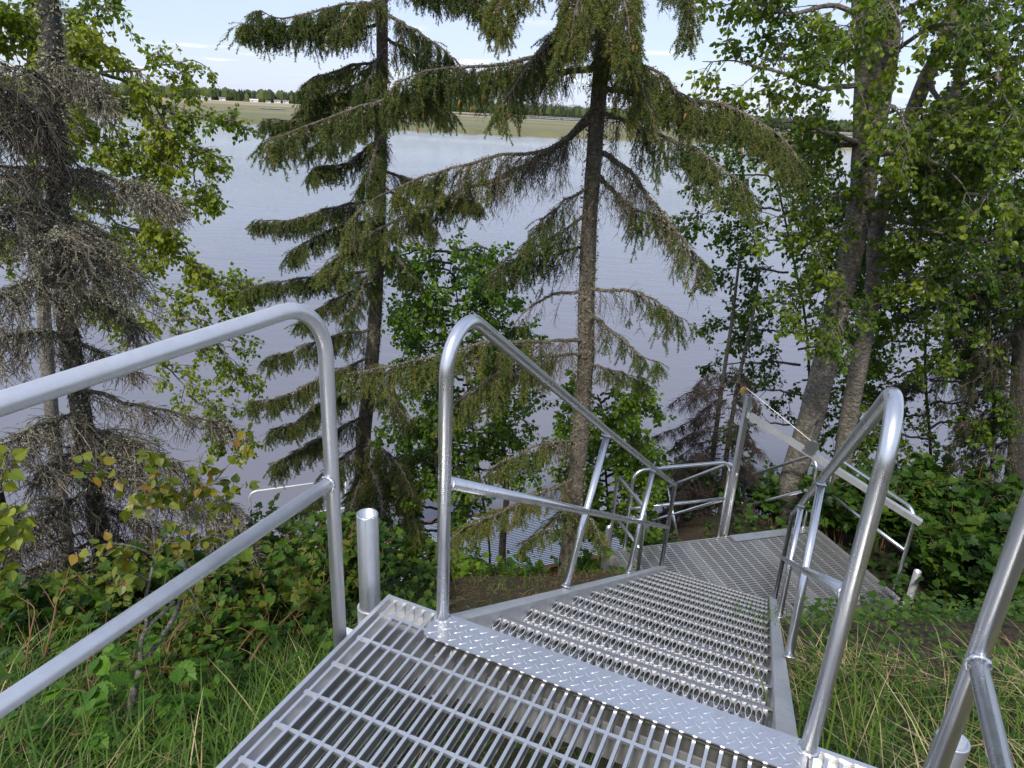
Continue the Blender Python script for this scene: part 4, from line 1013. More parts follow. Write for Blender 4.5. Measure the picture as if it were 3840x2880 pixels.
# ------------------------------------------------------------------ second spruce, farther left
r = np.random.default_rng(4)
ss = thing('spruce_tree', 'denser spruce standing farther down the bank, left of the bare trunked spruce', 'spruce')
b = at(1330, 2010, 6.3); b[2] = float(ground(b[0], b[1])) - 0.1
path_s = [b, at(1360, 1700, 6.3), at(1395, 1350, 6.28), at(1420, 900, 6.25), at(1428, 400, 6.25), at(1432, 0, 6.25), at(1432, 0, 6.25) + np.array([0.03, 0.05, 4.0])]
_, tp = trunk_mesh('trunk', path_s, 0.075, 0.022, M_SBARK, ss, r, 14, 60)
tw, ndl, ded, lic, led, con = MB(), MB(), MB(), MB(), MB(), MB()
def s_limb(pts, **k): conifer_limb(snap(A3(pts), tp), r, tw, ndl, ded, lic, led, **k)
RS = 6.25
for pts, k in [
    ([(1432, 30, RS), (1300, 20, 6.0), (1120, 60, 5.8), (980, 30, 5.7)], dict(dens=0.9)),
    ([(1432, 90, RS), (1250, 100, 6.0), (1080, 120, 5.8), (930, 110, 5.7)], dict(dens=1.1, curtain=(0.10, 0.34))),
    ([(1430, 230, RS), (1300, 250, 6.1), (1160, 300, 5.9), (1130, 350, 5.85)], dict(dens=1.1)),
    ([(1430, 300, RS), (1250, 350, 6.0), (1140, 400, 5.9)], dict(dens=1.0)),
    ([(1428, 400, RS), (1250, 430, 6.0), (1110, 450, 5.8), (985, 440, 5.7)], dict(dens=1.2, curtain=(0.10, 0.3))),
    ([(1427, 460, RS), (1300, 500, 6.0), (1180, 560, 5.8)], dict(dens=1.0)),
    ([(1425, 520, RS), (1330, 600, 6.1), (1190, 640, 5.9), (1170, 660, 5.85)], dict(dens=0.9, curtain=(0.1, 0.25))),
    ([(1420, 760, RS), (1290, 770, 6.1), (1120, 830, 5.9), (970, 840, 5.8)], dict(dens=1.1, curtain=(0.10, 0.26), hue=0.3)),
    ([(1420, 820, RS), (1280, 850, 6.1), (1130, 920, 5.9), (1090, 950, 5.85)], dict(dens=1.0, lichen=2)),
    ([(1412, 1010, RS), (1250, 1040, 6.1), (1080, 1070, 5.9), (905, 1120, 5.8)], dict(dens=1.15, curtain=(0.10, 0.26), hue=0.4)),
    ([(1405, 1060, RS), (1270, 1110, 6.1), (1120, 1200, 5.9)], dict(dens=1.0)),
    ([(1398, 1240, RS), (1250, 1260, 6.1), (1130, 1310, 5.9), (1020, 1350, 5.8)], dict(dens=1.1, curtain=(0.1, 0.3), hue=0.4)),
    ([(1394, 1340, RS), (1230, 1390, 6.0), (1090, 1450, 5.8), (940, 1490, 5.7)], dict(dens=1.3, curtain=(0.1, 0.3), hue=0.45)),
    ([(1388, 1440, RS), (1230, 1500, 6.0), (1110, 1580, 5.8), (1010, 1620, 5.7)], dict(dens=1.2, hue=0.45)),
    ([(1382, 1560, RS), (1230, 1640, 6.0), (1110, 1720, 5.8), (1040, 1770, 5.7)], dict(dens=1.2, hue=0.42)),
    ([(1372, 1660, RS), (1240, 1780, 5.9), (1150, 1900, 5.75), (1060, 1930, 5.7)], dict(dens=1.1, hue=0.4)),
    ([(1368, 1720, RS), (1430, 1850, 5.8), (1440, 1990, 5.6)], dict(dens=1.4, hue=0.35, lichen=2)),
    ([(1360, 1760, RS), (1330, 1880, 5.8), (1310, 2020, 5.6)], dict(dens=1.4, hue=0.35, lichen=2)),
    ([(1376, 1640, RS), (1500, 1740, 5.9), (1560, 1860, 5.7)], dict(dens=1.3, hue=0.3, lichen=1.5)),
    ([(1372, 1700, RS), (1520, 1850, 5.9), (1590, 1990, 5.7)], dict(dens=1.2, hue=0.3, lichen=1.5)),
    ([(1390, 1420, RS), (1470, 1480, 5.9), (1560, 1560, 5.8)], dict(dens=1.0, hue=0.4)),
    ([(1432, 60, RS), (1560, 110, 6.1), (1700, 220, 5.9), (1800, 330, 5.8)], dict(dens=0.8, hue=0.15)),
    ([(1432, 140, RS), (1560, 190, 6.1), (1680, 280, 5.9)], dict(dens=0.7, hue=0.2, lichen=2)),
    ([(1432, -80, RS), (1600, -40, 6.1), (1760, 20, 5.9), (1900, 120, 5.8)], dict(dens=1.1, hue=0.15)),
    ([(1432, -150, RS), (1640, -120, 6.1), (1800, -40, 5.9)], dict(dens=1.1, hue=0.15)),
    ([(1428, 380, RS), (1560, 380, 6.1), (1700, 420, 6.0)], dict(dens=1.0, hue=0.15)),
    ([(1425, 640, RS), (1540, 690, 6.1), (1680, 760, 6.0), (1790, 790, 5.9)], dict(dens=1.0, hue=0.12, curtain=(0.08, 0.22))),
    ([(1425, 700, RS), (1560, 780, 6.1), (1640, 860, 6.0)], dict(dens=0.9, hue=0.2)),
    ([(1418, 900, RS), (1500, 960, 6.1), (1570, 1030, 6.0)], dict(dens=0.8, hue=0.2)),
    ([(1430, 200, RS), (1400, 260, 5.9), (1370, 360, 5.7)], dict(dens=1.2, hue=0.3)),
    ([(1428, 500, RS), (1390, 600, 5.9), (1370, 720, 5.75)], dict(dens=1.1, hue=0.3)),
    ([(1420, 780, RS), (1360, 860, 5.9), (1330, 960, 5.8)], dict(dens=1.0, hue=0.3, lichen=2.5)),
    ([(1408, 1000, RS), (1350, 1080, 5.95), (1300, 1170, 5.8)], dict(dens=0.9, hue=0.3, lichen=2.0)),
    ([(1432, 0, RS), (1360, 30, 5.9), (1300, 120, 5.7)], dict(dens=1.2, hue=0.45, tipgold=0.3))]:
    k.setdefault('hue', 0.34); k.setdefault('curtain', (0.10, 0.30)); k['dens'] = k.get('dens', 1) * 1.45; s_limb(pts, green=0.12, nper=600, r0=0.014, gravity=1.6, **k)
for k in range(12):
    z = 1.6 + k * 0.22; a = r.uniform(0, 6.28); L = 1.4 * (1 - k / 18); o_ = on_path(tp, z); dv = np.array([math.cos(a), math.sin(a), 0])
    conifer_limb([o_, o_ + dv * L * .5 - Z_ * .1, o_ + dv * L - Z_ * .4], r, tw, ndl, ded, lic, led, dens=0.7, nper=150)
TT = np.concatenate(TIPS); TT = TT[(TT[:, 2] > -0.3) & (TT[:, 2] < 0.9)]
for c in TT[r.integers(0, len(TT), 90)]:
    dv = nrm(np.array([r.normal(0, .3), r.normal(0, .3), -1])); tube(con, spline([c - dv * 0.004, c + dv * 0.014, c + dv * 0.032], 4), [0.003, 0.007, 0.006, 0.0015], 5, var=r.random())
TIPS.clear()
flecks(lic, tp[None], 420, r, (0.006, 0.02), (0.1, 0.75), 0.07, (0.0, 0.8))
finish_tree(ss, [('limb', led, M_SBARK, 0), ('twigs', tw, M_TWIG, 1), ('needles', ndl, M_NEEDLE, 1), ('dead_twigs', ded, M_DEAD, 1), ('lichen', lic, M_LICHEN, 1), ('cones', con, M_CONE, 1)])

# ------------------------------------------------------------------ dead, lichen-hung spruces at the left
def dead_limb(path, r, tw, lic, led, dens=1.0, r0=0.013, curtain=(0.12, 0.42), lichen=1.0, K=18, tone=0.5, gravity=1.5):
    p = spline(path, K)[None]; L = np.linalg.norm(np.diff(p[0], axis=0), axis=1).sum()
    jit = np.cumsum(r.normal(0, 0.007, (1, K, 3)), 1); p = p + jit - jit[:, :1]
    tubes(led, p, [r0], [0.003], 6, 0.5)
    n = max(2, int(L * 85 * dens))
    t1, _, _ = spawn(p, n, r, (0.05, 1.0), curtain, side=0.7, fwd=0.5, up=-0.1, grav=gravity, K=6, taper=0.4, planar=0.65, wob=0.22)
    tubes(tw, t1, 0.0026, 0.0012, 3, np.clip(r.normal(tone, 0.2, n), 0, 1))
    t2, _, _ = spawn(t1, 9, r, (0.08, 1.0), (0.04, 0.16), side=0.8, fwd=0.55, grav=0.7, K=4, wob=0.25)
    tubes(tw, t2, 0.0019, 0.0009, 3, np.clip(r.normal(tone, 0.22, len(t2)), 0, 1))
    flecks(lic, p, 150 * lichen, r, (0.006, 0.018), (0, 1), 0.014); flecks(lic, t1, 42 * lichen, r, (0.005, 0.012), (0, 1), 0.006); flecks(lic, t2, 24 * lichen, r, (0.004, 0.009), (0, 1), 0.004)
r = np.random.default_rng(5)
ls = thing('dead_spruce', 'lichen covered grey spruce with dead hanging twigs behind the near left rail', 'dead spruce')
b = at(400, 2260, 4.1); b[2] = float(ground(b[0], b[1])) - 0.1
path_l = [b, at(385, 2100, 4.1), at(320, 1650, 4.1), at(250, 1190, 4.1), at(215, 700, 4.1), at(190, 250, 4.1), at(180, 0, 4.1), at(180, 0, 4.1) + Z_ * 2.0]
_, tp = trunk_mesh('trunk', path_l, 0.055, 0.028, M_DBARK, ls, r, 12, 50)
tw, lic, led = MB(), MB(), MB()
RL = 4.1
for pts, k in [
    ([(192, 300, RL), (60, 290, 3.9), (-120, 330, 3.8)], dict(lichen=1.2)),
    ([(200, 420, RL), (60, 470, 3.9), (-120, 520, 3.7)], dict(dens=1.4, tone=0.2, lichen=0.3)),
    ([(190, 250, RL), (260, 280, 3.95), (330, 330, 3.85), (380, 420, 3.8)], dict(dens=1.2, lichen=1.3, curtain=(0.08, 0.2))),
    ([(-60, 300, 3.9), (80, 350, 3.8), (180, 440, 3.7), (240, 560, 3.65)], dict(dens=1.7, tone=0.12, lichen=0.15, curtain=(0.08, 0.2))),
    ([(215, 640, RL), (330, 650, 3.95), (480, 680, 3.8), (600, 720, 3.7), (690, 770, 3.65)], dict(dens=1.5, lichen=1.6, curtain=(0.08, 0.26))),
    ([(215, 640, RL), (110, 640, 3.9), (-30, 670, 3.75), (-150, 720, 3.7)], dict(dens=1.6, lichen=1.2, curtain=(0.1, 0.3))),
    ([(225, 760, RL), (120, 790, 3.85), (0, 850, 3.7)], dict(dens=1.6, lichen=2.4, curtain=(0.12, 0.4))),
    ([(230, 820, RL), (180, 840, 3.8), (140, 900, 3.6)], dict(dens=1.8, lichen=2.6, curtain=(0.12, 0.4))),
    ([(232, 850, RL), (340, 880, 3.9), (440, 950, 3.8), (520, 1040, 3.75)], dict(dens=1.5, lichen=2.0, curtain=(0.1, 0.35))),
    ([(240, 930, RL), (300, 960, 3.8), (330, 1050, 3.65)], dict(dens=1.6, lichen=2.4, curtain=(0.12, 0.35))),
    ([(245, 1040, RL), (120, 1070, 3.85), (-40, 1150, 3.7)], dict(dens=1.5, lichen=1.8)),
    ([(248, 1100, RL), (390, 1130, 3.9), (520, 1230, 3.8)], dict(dens=1.0, lichen=1.4, curtain=(0.08, 0.25))),
    ([(258, 1250, RL), (130, 1280, 3.85), (-30, 1350, 3.7)], dict(dens=1.2, lichen=1.4)),
    ([(262, 1280, RL), (400, 1290, 3.9), (540, 1340, 3.8)], dict(dens=1.0, lichen=1.2, curtain=(0.06, 0.2))),
    ([(290, 1450, RL), (430, 1500, 3.9), (620, 1560, 3.75), (760, 1600, 3.7), (900, 1640, 3.7)], dict(dens=0.8, lichen=1.0, curtain=(0.08, 0.25))),
    ([(300, 1540, RL), (180, 1580, 3.85), (20, 1660, 3.7), (-100, 1720, 3.6)], dict(dens=1.7, lichen=1.6)),
    ([(308, 1600, RL), (450, 1640, 3.9), (600, 1720, 3.75), (760, 1820, 3.65), (900, 1920, 3.6)], dict(dens=1.4, lichen=1.7, curtain=(0.1, 0.36))),
    ([(312, 1640, RL), (400, 1690, 3.85), (480, 1790, 3.7)], dict(dens=1.7, lichen=1.6, curtain=(0.12, 0.4))),
    ([(318, 1680, RL), (230, 1730, 3.85), (130, 1820, 3.65)], dict(dens=1.7, lichen=1.4, curtain=(0.12, 0.4))),
    ([(330, 1760, RL), (480, 1800, 3.9), (680, 1870, 3.75), (860, 1960, 3.65), (980, 2080, 3.6)], dict(dens=1.3, lichen=1.7, curtain=(0.1, 0.34))),
    ([(340, 1830, RL), (260, 1880, 3.85), (120, 1960, 3.65)], dict(dens=1.5, lichen=0.9, tone=0.3)),
    ([(350, 1900, RL), (500, 1960, 3.85), (680, 2050, 3.7)], dict(dens=1.3, lichen=1.0, tone=0.35)),
    ([(365, 2000, RL), (520, 2070, 3.85), (700, 2120, 3.75), (880, 2150, 3.7)], dict(dens=0.9, lichen=0.6, tone=0.25)),
    ([(365, 2020, RL), (230, 2080, 3.9), (80, 2130, 3.8)], dict(dens=1.0, lichen=0.5, tone=0.25))]:
    dead_limb(A3(pts), r, tw, lic, led, **k)
flecks(lic, tp[None], 700, r, (0.006, 0.02), (0.2, 0.7), 0.055)
finish_tree(ls, [('limb', led, M_DBARK, 0), ('dead_twigs', tw, M_DEAD, 1), ('lichen', lic, M_LICHEN, 1)])

r = np.random.default_rng(6)
lt = thing('dead_spruce', 'thick dark spruce trunk at the left edge with long bare horizontal limbs', 'dead spruce')
b = at(25, 2440, 4.25); b[2] = float(ground(b[0], b[1])) - 0.1
_, tp = trunk_mesh('trunk', [b, at(20, 2300, 4.25), at(-25, 2000, 4.25), at(-100, 1500, 4.25), at(-200, 600, 4.25)], 0.085, 0.055, M_DBARK, lt, r, 14, 40)
tw, lic, led = MB(), MB(), MB()
for pts, k in [([(20, 2280, 4.2), (200, 2210, 4.1), (400, 2190, 4.0), (560, 2160, 3.95), (640, 2150, 3.9)], {}), ([(10, 2330, 4.2), (160, 2270, 4.0), (330, 2240, 3.9), (480, 2245, 3.8)], {}), ([(0, 2200, 4.2), (180, 2140, 4.05), (360, 2110, 3.95), (520, 2060, 3.9)], {}),
               ([(0, 2120, 4.2), (150, 2060, 4.1), (330, 2000, 4.0), (470, 1990, 3.9)], {}), ([(-20, 2040, 4.2), (120, 1960, 4.1), (280, 1900, 4.0)], dict(dens=0.7)), ([(20, 2360, 4.2), (140, 2340, 3.95), (300, 2330, 3.85), (420, 2320, 3.8)], {}),
               ([(-30, 1980, 4.2), (60, 1880, 4.0), (180, 1830, 3.9)], dict(dens=0.9, lichen=1.5)), ([(15, 2310, 4.3), (240, 2270, 4.4), (480, 2290, 4.4), (640, 2330, 4.4)], dict(dens=0.6))]:
    kk = dict(dens=0.45, r0=0.017, curtain=(0.10, 0.3), lichen=0.4, tone=0.22); kk.update(k); dead_limb(A3(pts), r, tw, lic, led, **kk)
finish_tree(lt, [('limb', led, M_DBARK, 0), ('dead_twigs', tw, M_DEAD, 1), ('lichen', lic, M_LICHEN, 1)])

# ------------------------------------------------------------------ broadleaf trees
def broadleaf(t, limbs, r, mat_wood, mat_leaf, n1=9, n2=6, nl=7, l1=(0.25, 0.6), l2=(0.1, 0.28), size=(0.03, 0.045), r0=0.016, shape=OVATE, grav=0.7, hang=0.7, hue=(0.15, 0.95), u1=(0.15, 1.0), lichen=0, keep=None, up=0.5, nname='leaves', wood_var=0.5):
    P = np.stack([spline(l, 18) for l in limbs])
    j = np.cumsum(r.normal(0, 0.010, P.shape), 1); P = P + j - j[:, :1]
    L = np.linalg.norm(np.diff(P, axis=1), axis=2).sum(1)
    wood, lf, lic = MB(), MB(), MB()
    tubes(wood, P, np.clip(r0 * (0.4 + 0.6 * L / L.max()), 0.004, 1), 0.003, 7, wood_var)
    a, ia, ua = spawn(P, n1, r, u1, l1, side=0.8, fwd=0.6, up=0.1, grav=grav, K=7, taper=0.45)
    tubes(wood, a, 0.0045, 0.0016, 4, wood_var)
    c, ic, uc = spawn(a, n2, r, (0.15, 1.0), l2, side=0.8, fwd=0.6, grav=grav, K=5, taper=0.3)
    tubes(wood, c, 0.0022, 0.001, 3, wood_var)
    base = np.clip(r.uniform(hue[0], hue[1], len(P))[ia] + r.normal(0, 0.12, len(a)), 0, 1)
    leaves_on(lf, c, nl, r, size, shape=shape, hang=hang, base=base[ic], keep=keep, up=up)
    leaves_on(lf, a, 3, r, size, shape=shape, hang=hang, base=base, u=(0.3, 1), keep=keep, up=up)
    if lichen: flecks(lic, P, 160 * lichen, r, (0.006, 0.018), (0, 0.8), 0.014, (0.0, 0.8)); flecks(lic, a, 25 * lichen, r, (0.005, 0.012), (0, 0.8), 0.005, (0.0, 0.8))
    if wood.n: wood.build('branches', mat_wood, t)
    if lf.n: lf.build(nname, mat_leaf, t, kind='stuff')
    if lic.n: lic.build('lichen', M_LICHEN, t, kind='stuff')

r = np.random.default_rng(7)
pb = thing('birch_tree', 'pale stemmed birch with bright yellow green leaves reaching over the river at the left', 'birch')
RP = 6.8
b = at(230, 2120, RP); b[2] = float(ground(b[0], b[1])) - 0.2
_, tp = trunk_mesh('trunk', [b, at(190, 1500, RP), at(150, 900, RP), at(122, 500, RP), at(125, 200, RP), at(120, -80, RP), at(110, -80, RP) + Z_ * 2], 0.065, 0.03, M_PBARK, pb, r, 12, 46)
trunk_mesh('trunk_fork', [at(150, 640, RP), at(95, 580, 6.7), at(40, 520, 6.6), at(-60, 430, 6.5), at(-160, 300, 6.5)], 0.03, 0.014, M_PBARK, pb, r, 9, 24, flare=0)
main = [
    [(128, 300, RP), (230, 285, 6.6), (370, 270, 6.45), (415, 236, 6.4), (540, 232, 6.3), (640, 200, 6.25), (740, 175, 6.2)],
    [(370, 270, 6.45), (470, 305, 6.4), (560, 350, 6.3), (640, 400, 6.25), (730, 430, 6.2), (830, 445, 6.15), (900, 435, 6.1)],
    [(230, 285, 6.6), (330, 370, 6.5), (400, 470, 6.4), (450, 560, 6.35), (530, 590, 6.3), (620, 600, 6.2)],
    [(125, 250, RP), (60, 200, 6.6), (-40, 130, 6.5)], [(125, 150, RP), (180, 60, 6.6), (250, 45, 6.5), (340, 20, 6.45), (410, -10, 6.4)],
    [(180, 60, 6.6), (200, 120, 6.4), (250, 190, 6.3), (330, 240, 6.2)], [(125, 100, RP), (60, 40, 6.6), (-30, 0, 6.5)],
    [(128, 240, RP), (210, 190, 6.5), (300, 150, 6.4), (390, 130, 6.3)], [(122, 420, RP), (210, 420, 6.5), (290, 470, 6.3), (330, 560, 6.2)],
    [(150, 700, RP), (260, 745, 6.6), (340, 800, 6.45), (440, 860, 6.4), (540, 910, 6.3), (600, 940, 6.25)],
    [(150, 760, RP), (270, 820, 6.6), (380, 880, 6.5), (480, 990, 6.4), (560, 1050, 6.3), (650, 1120, 6.2), (740, 1140, 6.2)],
    [(480, 860, 6.4), (600, 890, 6.3), (700, 950, 6.2), (760, 1040, 6.15)], [(700, 1090, 6.25), (800, 1080, 6.2), (880, 1050, 6.15), (940, 1070, 6.1)],
    [(160, 1000, RP), (330, 1070, 6.5), (500, 1160, 6.3), (640, 1260, 6.2)], [(160, 1050, RP), (380, 1180, 6.5), (560, 1330, 6.3), (700, 1480, 6.2)],
    [(640, 1200, 6.2), (760, 1230, 6.15), (850, 1310, 6.1), (910, 1410, 6.1)], [(450, 560, 6.35), (520, 650, 6.3), (560, 760, 6.25), (620, 830, 6.2)],
    [(640, 420, 6.25), (690, 520, 6.2), (720, 620, 6.2), (745, 720, 6.2)], [(560, 360, 6.3), (600, 470, 6.25), (610, 560, 6.2)],
    [(150, 640, RP), (240, 600, 6.5), (310, 640, 6.4), (360, 700, 6.35)], [(700, 1480, 6.2), (790, 1590, 6.15), (860, 1660, 6.1)], [(130, 350, RP), (60, 330, 6.5), (-20, 360, 6.4)],
    [(160, 900, RP), (60, 880, 6.6), (-40, 900, 6.5)], [(140, 600, RP), (60, 650, 6.6), (-20, 700, 6.5)]]
broadleaf(pb, [A3(q) for q in main], r, M_PBARK, M_POPLAR, n1=15, n2=8, nl=8, l1=(0.16, 0.46), l2=(0.07, 0.2), size=(0.028, 0.043), r0=0.019, grav=0.9, hue=(0.35, 0.9), u1=(0.22, 1.0))

r = np.random.default_rng(8)
rb = thing('birch_tree', 'big twin stemmed birch with rough lichen spotted bark behind the lower landing', 'birch')
RB = 7.4
b = at(2980, 2000, RB); b[2] = float(ground(b[0], b[1])) - 0.1
RBT = []
def snap_any(P, paths, tol=0.6):
    A = np.concatenate(paths); d = np.linalg.norm(A - P[0], axis=1); k = d.argmin()
    if d[k] < tol: P[0] = A[k]
    return P
def trunk_px(name, pts, r0, r1, parent, mat, K=50, sides=16, fl=0.2):
    q = trunk_mesh(name, pts, r0, r1, mat, parent, r, sides, K, 0.05, fl); RBT.append(q[1]); return q
trunk_px('trunk', [b, at(2968, 1850, RB), at(2985, 1750, RB), at(3060, 1500, 7.35), at(3130, 1200, 7.3), at(3190, 950, 7.25), at(3235, 700, 7.2), at(3250, 400, 7.15), at(3255, 100, 7.1), at(3260, -150, 7.1), at(3260, -150, 7.1) + np.array([.05, .05, 2.5])], 0.125, 0.075, rb, M_BBARK)
b2 = at(3120, 1990, 7.6); b2[2] = float(ground(b2[0], b2[1])) - 0.1
trunk_px('trunk', [b2, at(3150, 1800, 7.6), at(3185, 1560, 7.6), at(3235, 1300, 7.55), at(3275, 1080, 7.5), at(3290, 850, 7.5), at(3350, 640, 7.5), at(3400, 480, 7.5), at(3470, 300, 7.5), at(3560, 100, 7.5), at(3600, -150, 7.5) + Z_ * .3], 0.10, 0.055, rb, M_BBARK)
trunk_px('trunk', [at(3245, 640, 7.25), at(3310, 330, 7.3), at(3335, 150, 7.3), at(3345, -50, 7.3), at(3350, -50, 7.3) + Z_ * 2.0], 0.09, 0.06, rb, M_BBARK, fl=0)
trunk_px('trunk', [at(3400, 560, 7.5), at(3520, 440, 7.6), at(3590, 330, 7.7), at(3600, 200, 7.7), at(3610, -100, 7.7)], 0.05, 0.04, rb, M_BBARK, K=30, fl=0)
limbs = [[(3230, 560, 7.2), (3050, 590, 6.9), (2900, 660, 6.6), (2800, 650, 6.4)], [(3240, 320, 7.15), (3100, 330, 6.9), (2950, 280, 6.6), (2800, 240, 6.5), (2650, 220, 6.4)], [(3250, 180, 7.1), (3060, 150, 6.8), (2900, 190, 6.6), (2760, 160, 6.5)],
         [(3250, 60, 7.1), (3100, 20, 6.8), (2950, 40, 6.5), (2780, 10, 6.4), (2620, 30, 6.3)], [(3200, 560, 7.2), (3120, 480, 6.9), (2980, 450, 6.7), (2850, 470, 6.6), (2700, 430, 6.5)],
         [(3270, 560, 7.2), (3420, 560, 6.8), (3560, 620, 6.6), (3650, 760, 6.5)], [(3290, 560, 7.2), (3450, 580, 6.9), (3560, 660, 6.7)], [(3210, 560, 7.2), (3050, 570, 7.0), (2980, 600, 6.9)],
         [(3190, 780, 7.2), (3080, 760, 6.9), (2980, 830, 6.7), (2880, 860, 6.6)], [(3190, 820, 7.25), (3100, 880, 7.0), (3010, 960, 6.8)], [(3240, 830, 7.3), (3380, 800, 7.0), (3520, 840, 6.8), (3660, 900, 6.7)],
         [(3290, 840, 7.5), (3440, 830, 7.2), (3600, 870, 7.0), (3740, 930, 6.9)], [(3300, 850, 7.5), (3430, 880, 7.2), (3520, 960, 7.0)], [(3330, 700, 7.5), (3480, 640, 7.2), (3620, 560, 7.0), (3780, 500, 6.9)],
         [(3400, 480, 7.5), (3550, 400, 7.2), (3700, 380, 7.0), (3860, 330, 6.9)], [(3340, 200, 7.3), (3480, 120, 7.0), (3620, 110, 6.8), (3780, 140, 6.7)], [(3345, 60, 7.3), (3480, -20, 7.0), (3640, -30, 6.8), (3800, 20, 6.7)],
         [(3590, 330, 7.7), (3700, 250, 7.4), (3860, 220, 7.2)], [(3600, 200, 7.7), (3700, 60, 7.4), (3850, 20, 7.2)], [(3350, 640, 7.5), (3420, 720, 7.2), (3520, 760, 7.0), (3700, 740, 6.8)],
         [(3255, 100, 7.1), (3200, 60, 6.5), (3180, 160, 6.1), (3190, 280, 5.9)], [(3260, -100, 7.1), (3300, -80, 6.4), (3380, 40, 6.0), (3420, 180, 5.9)], [(3260, -100, 7.1), (3500, -120, 6.4), (3620, -20, 5.9), (3680, 140, 5.7)],
         [(3240, 300, 7.15), (3300, 360, 6.6), (3380, 440, 6.3), (3420, 560, 6.2)], [(3255, 0, 7.1), (3000, -100, 6.8), (2860, -60, 6.5), (2700, -80, 6.4)],
         [(3560, 100, 7.5), (3680, 180, 6.9), (3780, 320, 6.6), (3840, 480, 6.5)], [(3470, 300, 7.5), (3560, 420, 6.9), (3680, 560, 6.6), (3760, 720, 6.5)], [(3400, 480, 7.5), (3560, 560, 7.0), (3700, 680, 6.7), (3800, 840, 6.6)],
         [(3150, 1050, 7.3), (3050, 1080, 7.0), (2960, 1130, 6.8)], [(3270, 1000, 7.5), (3380, 1020, 7.2), (3500, 1100, 7.0), (3600, 1120, 6.9)], [(3160, 1100, 7.3), (3180, 1180, 6.8), (3130, 1260, 6.6)]]
broadleaf(rb, [snap_any(A3(q), RBT) for q in limbs], r, M_BBARK, M_BIRCH, n1=13, n2=7, nl=6, l1=(0.25, 0.7), l2=(0.1, 0.26), size=(0.036, 0.058), r0=0.028, grav=0.5, hue=(0.25, 0.8), lichen=1.0, u1=(0.12, 1.0))
fm = MB()
tr_ = [o for o in rb.children if o.name.startswith('trunk')]
for o in tr_:
    co = np.zeros(len(o.data.vertices) * 3, np.float32); o.data.vertices.foreach_get('co', co); co = co.reshape(-1, 3)
    pick = co[r.integers(0, len(co), 900)]; M = len(pick); a_, b_ = unit(M, r), unit(M, r); s = r.uniform(0.008, 0.026, M)[:, None]
    p0 = pick + unit(M, r) * 0.012; fm.add(np.stack([p0, p0 + a_ * s, p0 + b_ * s], 1).reshape(-1, 3), tris=np.arange(3 * M).reshape(-1, 3), var=np.repeat(r.uniform(0, .7, M), 3))
fm.build('trunk_lichen', M_LICHEN, rb, kind='stuff')

# thinner, shaded birches behind
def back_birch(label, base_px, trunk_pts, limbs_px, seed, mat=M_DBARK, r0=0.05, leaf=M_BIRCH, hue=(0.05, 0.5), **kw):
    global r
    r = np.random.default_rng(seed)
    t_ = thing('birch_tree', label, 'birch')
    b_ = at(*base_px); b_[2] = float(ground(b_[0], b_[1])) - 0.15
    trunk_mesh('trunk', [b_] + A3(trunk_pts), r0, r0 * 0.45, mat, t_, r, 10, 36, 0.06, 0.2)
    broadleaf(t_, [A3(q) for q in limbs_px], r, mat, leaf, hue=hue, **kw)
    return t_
def fan(px0, py0, rr, n, dx, dy, seed, dr=0.9, spread=1.0):
    q = np.random.default_rng(seed); out_ = []
    for k in range(n):
        f = k / max(1, n - 1); x0, y0 = px0[0] + (px0[1] - px0[0]) * f, py0[0] + (py0[1] - py0[0]) * f
        sx = dx * q.uniform(0.4, 1.0) * (1 if k % 2 else -1) * spread; sy = dy * q.uniform(-0.3, 1.0); e = q.uniform(-dr, dr)
        out_.append([(x0, y0, rr), (x0 + sx * .5, y0 + sy * .3 - 15, rr + e * .5), (x0 + sx, y0 + sy, rr + e)])
    return out_
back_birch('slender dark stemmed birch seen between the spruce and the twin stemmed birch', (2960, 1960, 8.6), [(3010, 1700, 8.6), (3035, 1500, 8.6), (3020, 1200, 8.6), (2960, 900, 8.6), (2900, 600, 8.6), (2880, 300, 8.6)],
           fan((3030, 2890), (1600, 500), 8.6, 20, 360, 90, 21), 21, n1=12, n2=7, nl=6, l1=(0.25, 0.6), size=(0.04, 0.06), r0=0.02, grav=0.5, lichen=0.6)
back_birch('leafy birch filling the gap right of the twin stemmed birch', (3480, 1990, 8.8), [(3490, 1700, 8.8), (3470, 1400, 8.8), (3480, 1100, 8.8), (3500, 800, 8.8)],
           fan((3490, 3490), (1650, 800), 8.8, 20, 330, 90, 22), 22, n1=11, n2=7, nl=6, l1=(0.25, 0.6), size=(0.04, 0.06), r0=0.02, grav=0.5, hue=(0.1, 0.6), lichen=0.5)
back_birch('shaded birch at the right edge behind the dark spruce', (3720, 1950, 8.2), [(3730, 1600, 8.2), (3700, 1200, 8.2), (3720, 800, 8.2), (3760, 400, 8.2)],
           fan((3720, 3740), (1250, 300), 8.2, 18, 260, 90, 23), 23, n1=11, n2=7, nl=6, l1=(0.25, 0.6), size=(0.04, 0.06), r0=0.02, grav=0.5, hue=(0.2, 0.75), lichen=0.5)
mb_t = back_birch('small dark stemmed birch with fresh green leaves between the two spruces', (1840, 2190, 6.4), [(1835, 2050, 6.4), (1800, 1800, 6.4), (1760, 1500, 6.4), (1730, 1250, 6.4), (1700, 1000, 6.4)],
           fan((1770, 1690), (1780, 930), 6.4, 44, 270, 70, 24, 0.6), 24, leaf=M_BUSH, n1=9, n2=6, nl=6, l1=(0.16, 0.42), l2=(0.07, 0.18), size=(0.032, 0.05), r0=0.014, grav=0.4, hue=(0.1, 0.75))
b_ = at(1890, 2190, 6.3); b_[2] = float(ground(b_[0], b_[1])) - 0.15
trunk_mesh('trunk', [b_, at(1885, 2040, 6.3), at(1900, 1850, 6.3), at(1880, 1600, 6.3)], 0.05, 0.02, M_DBARK, mb_t, r, 10, 24)
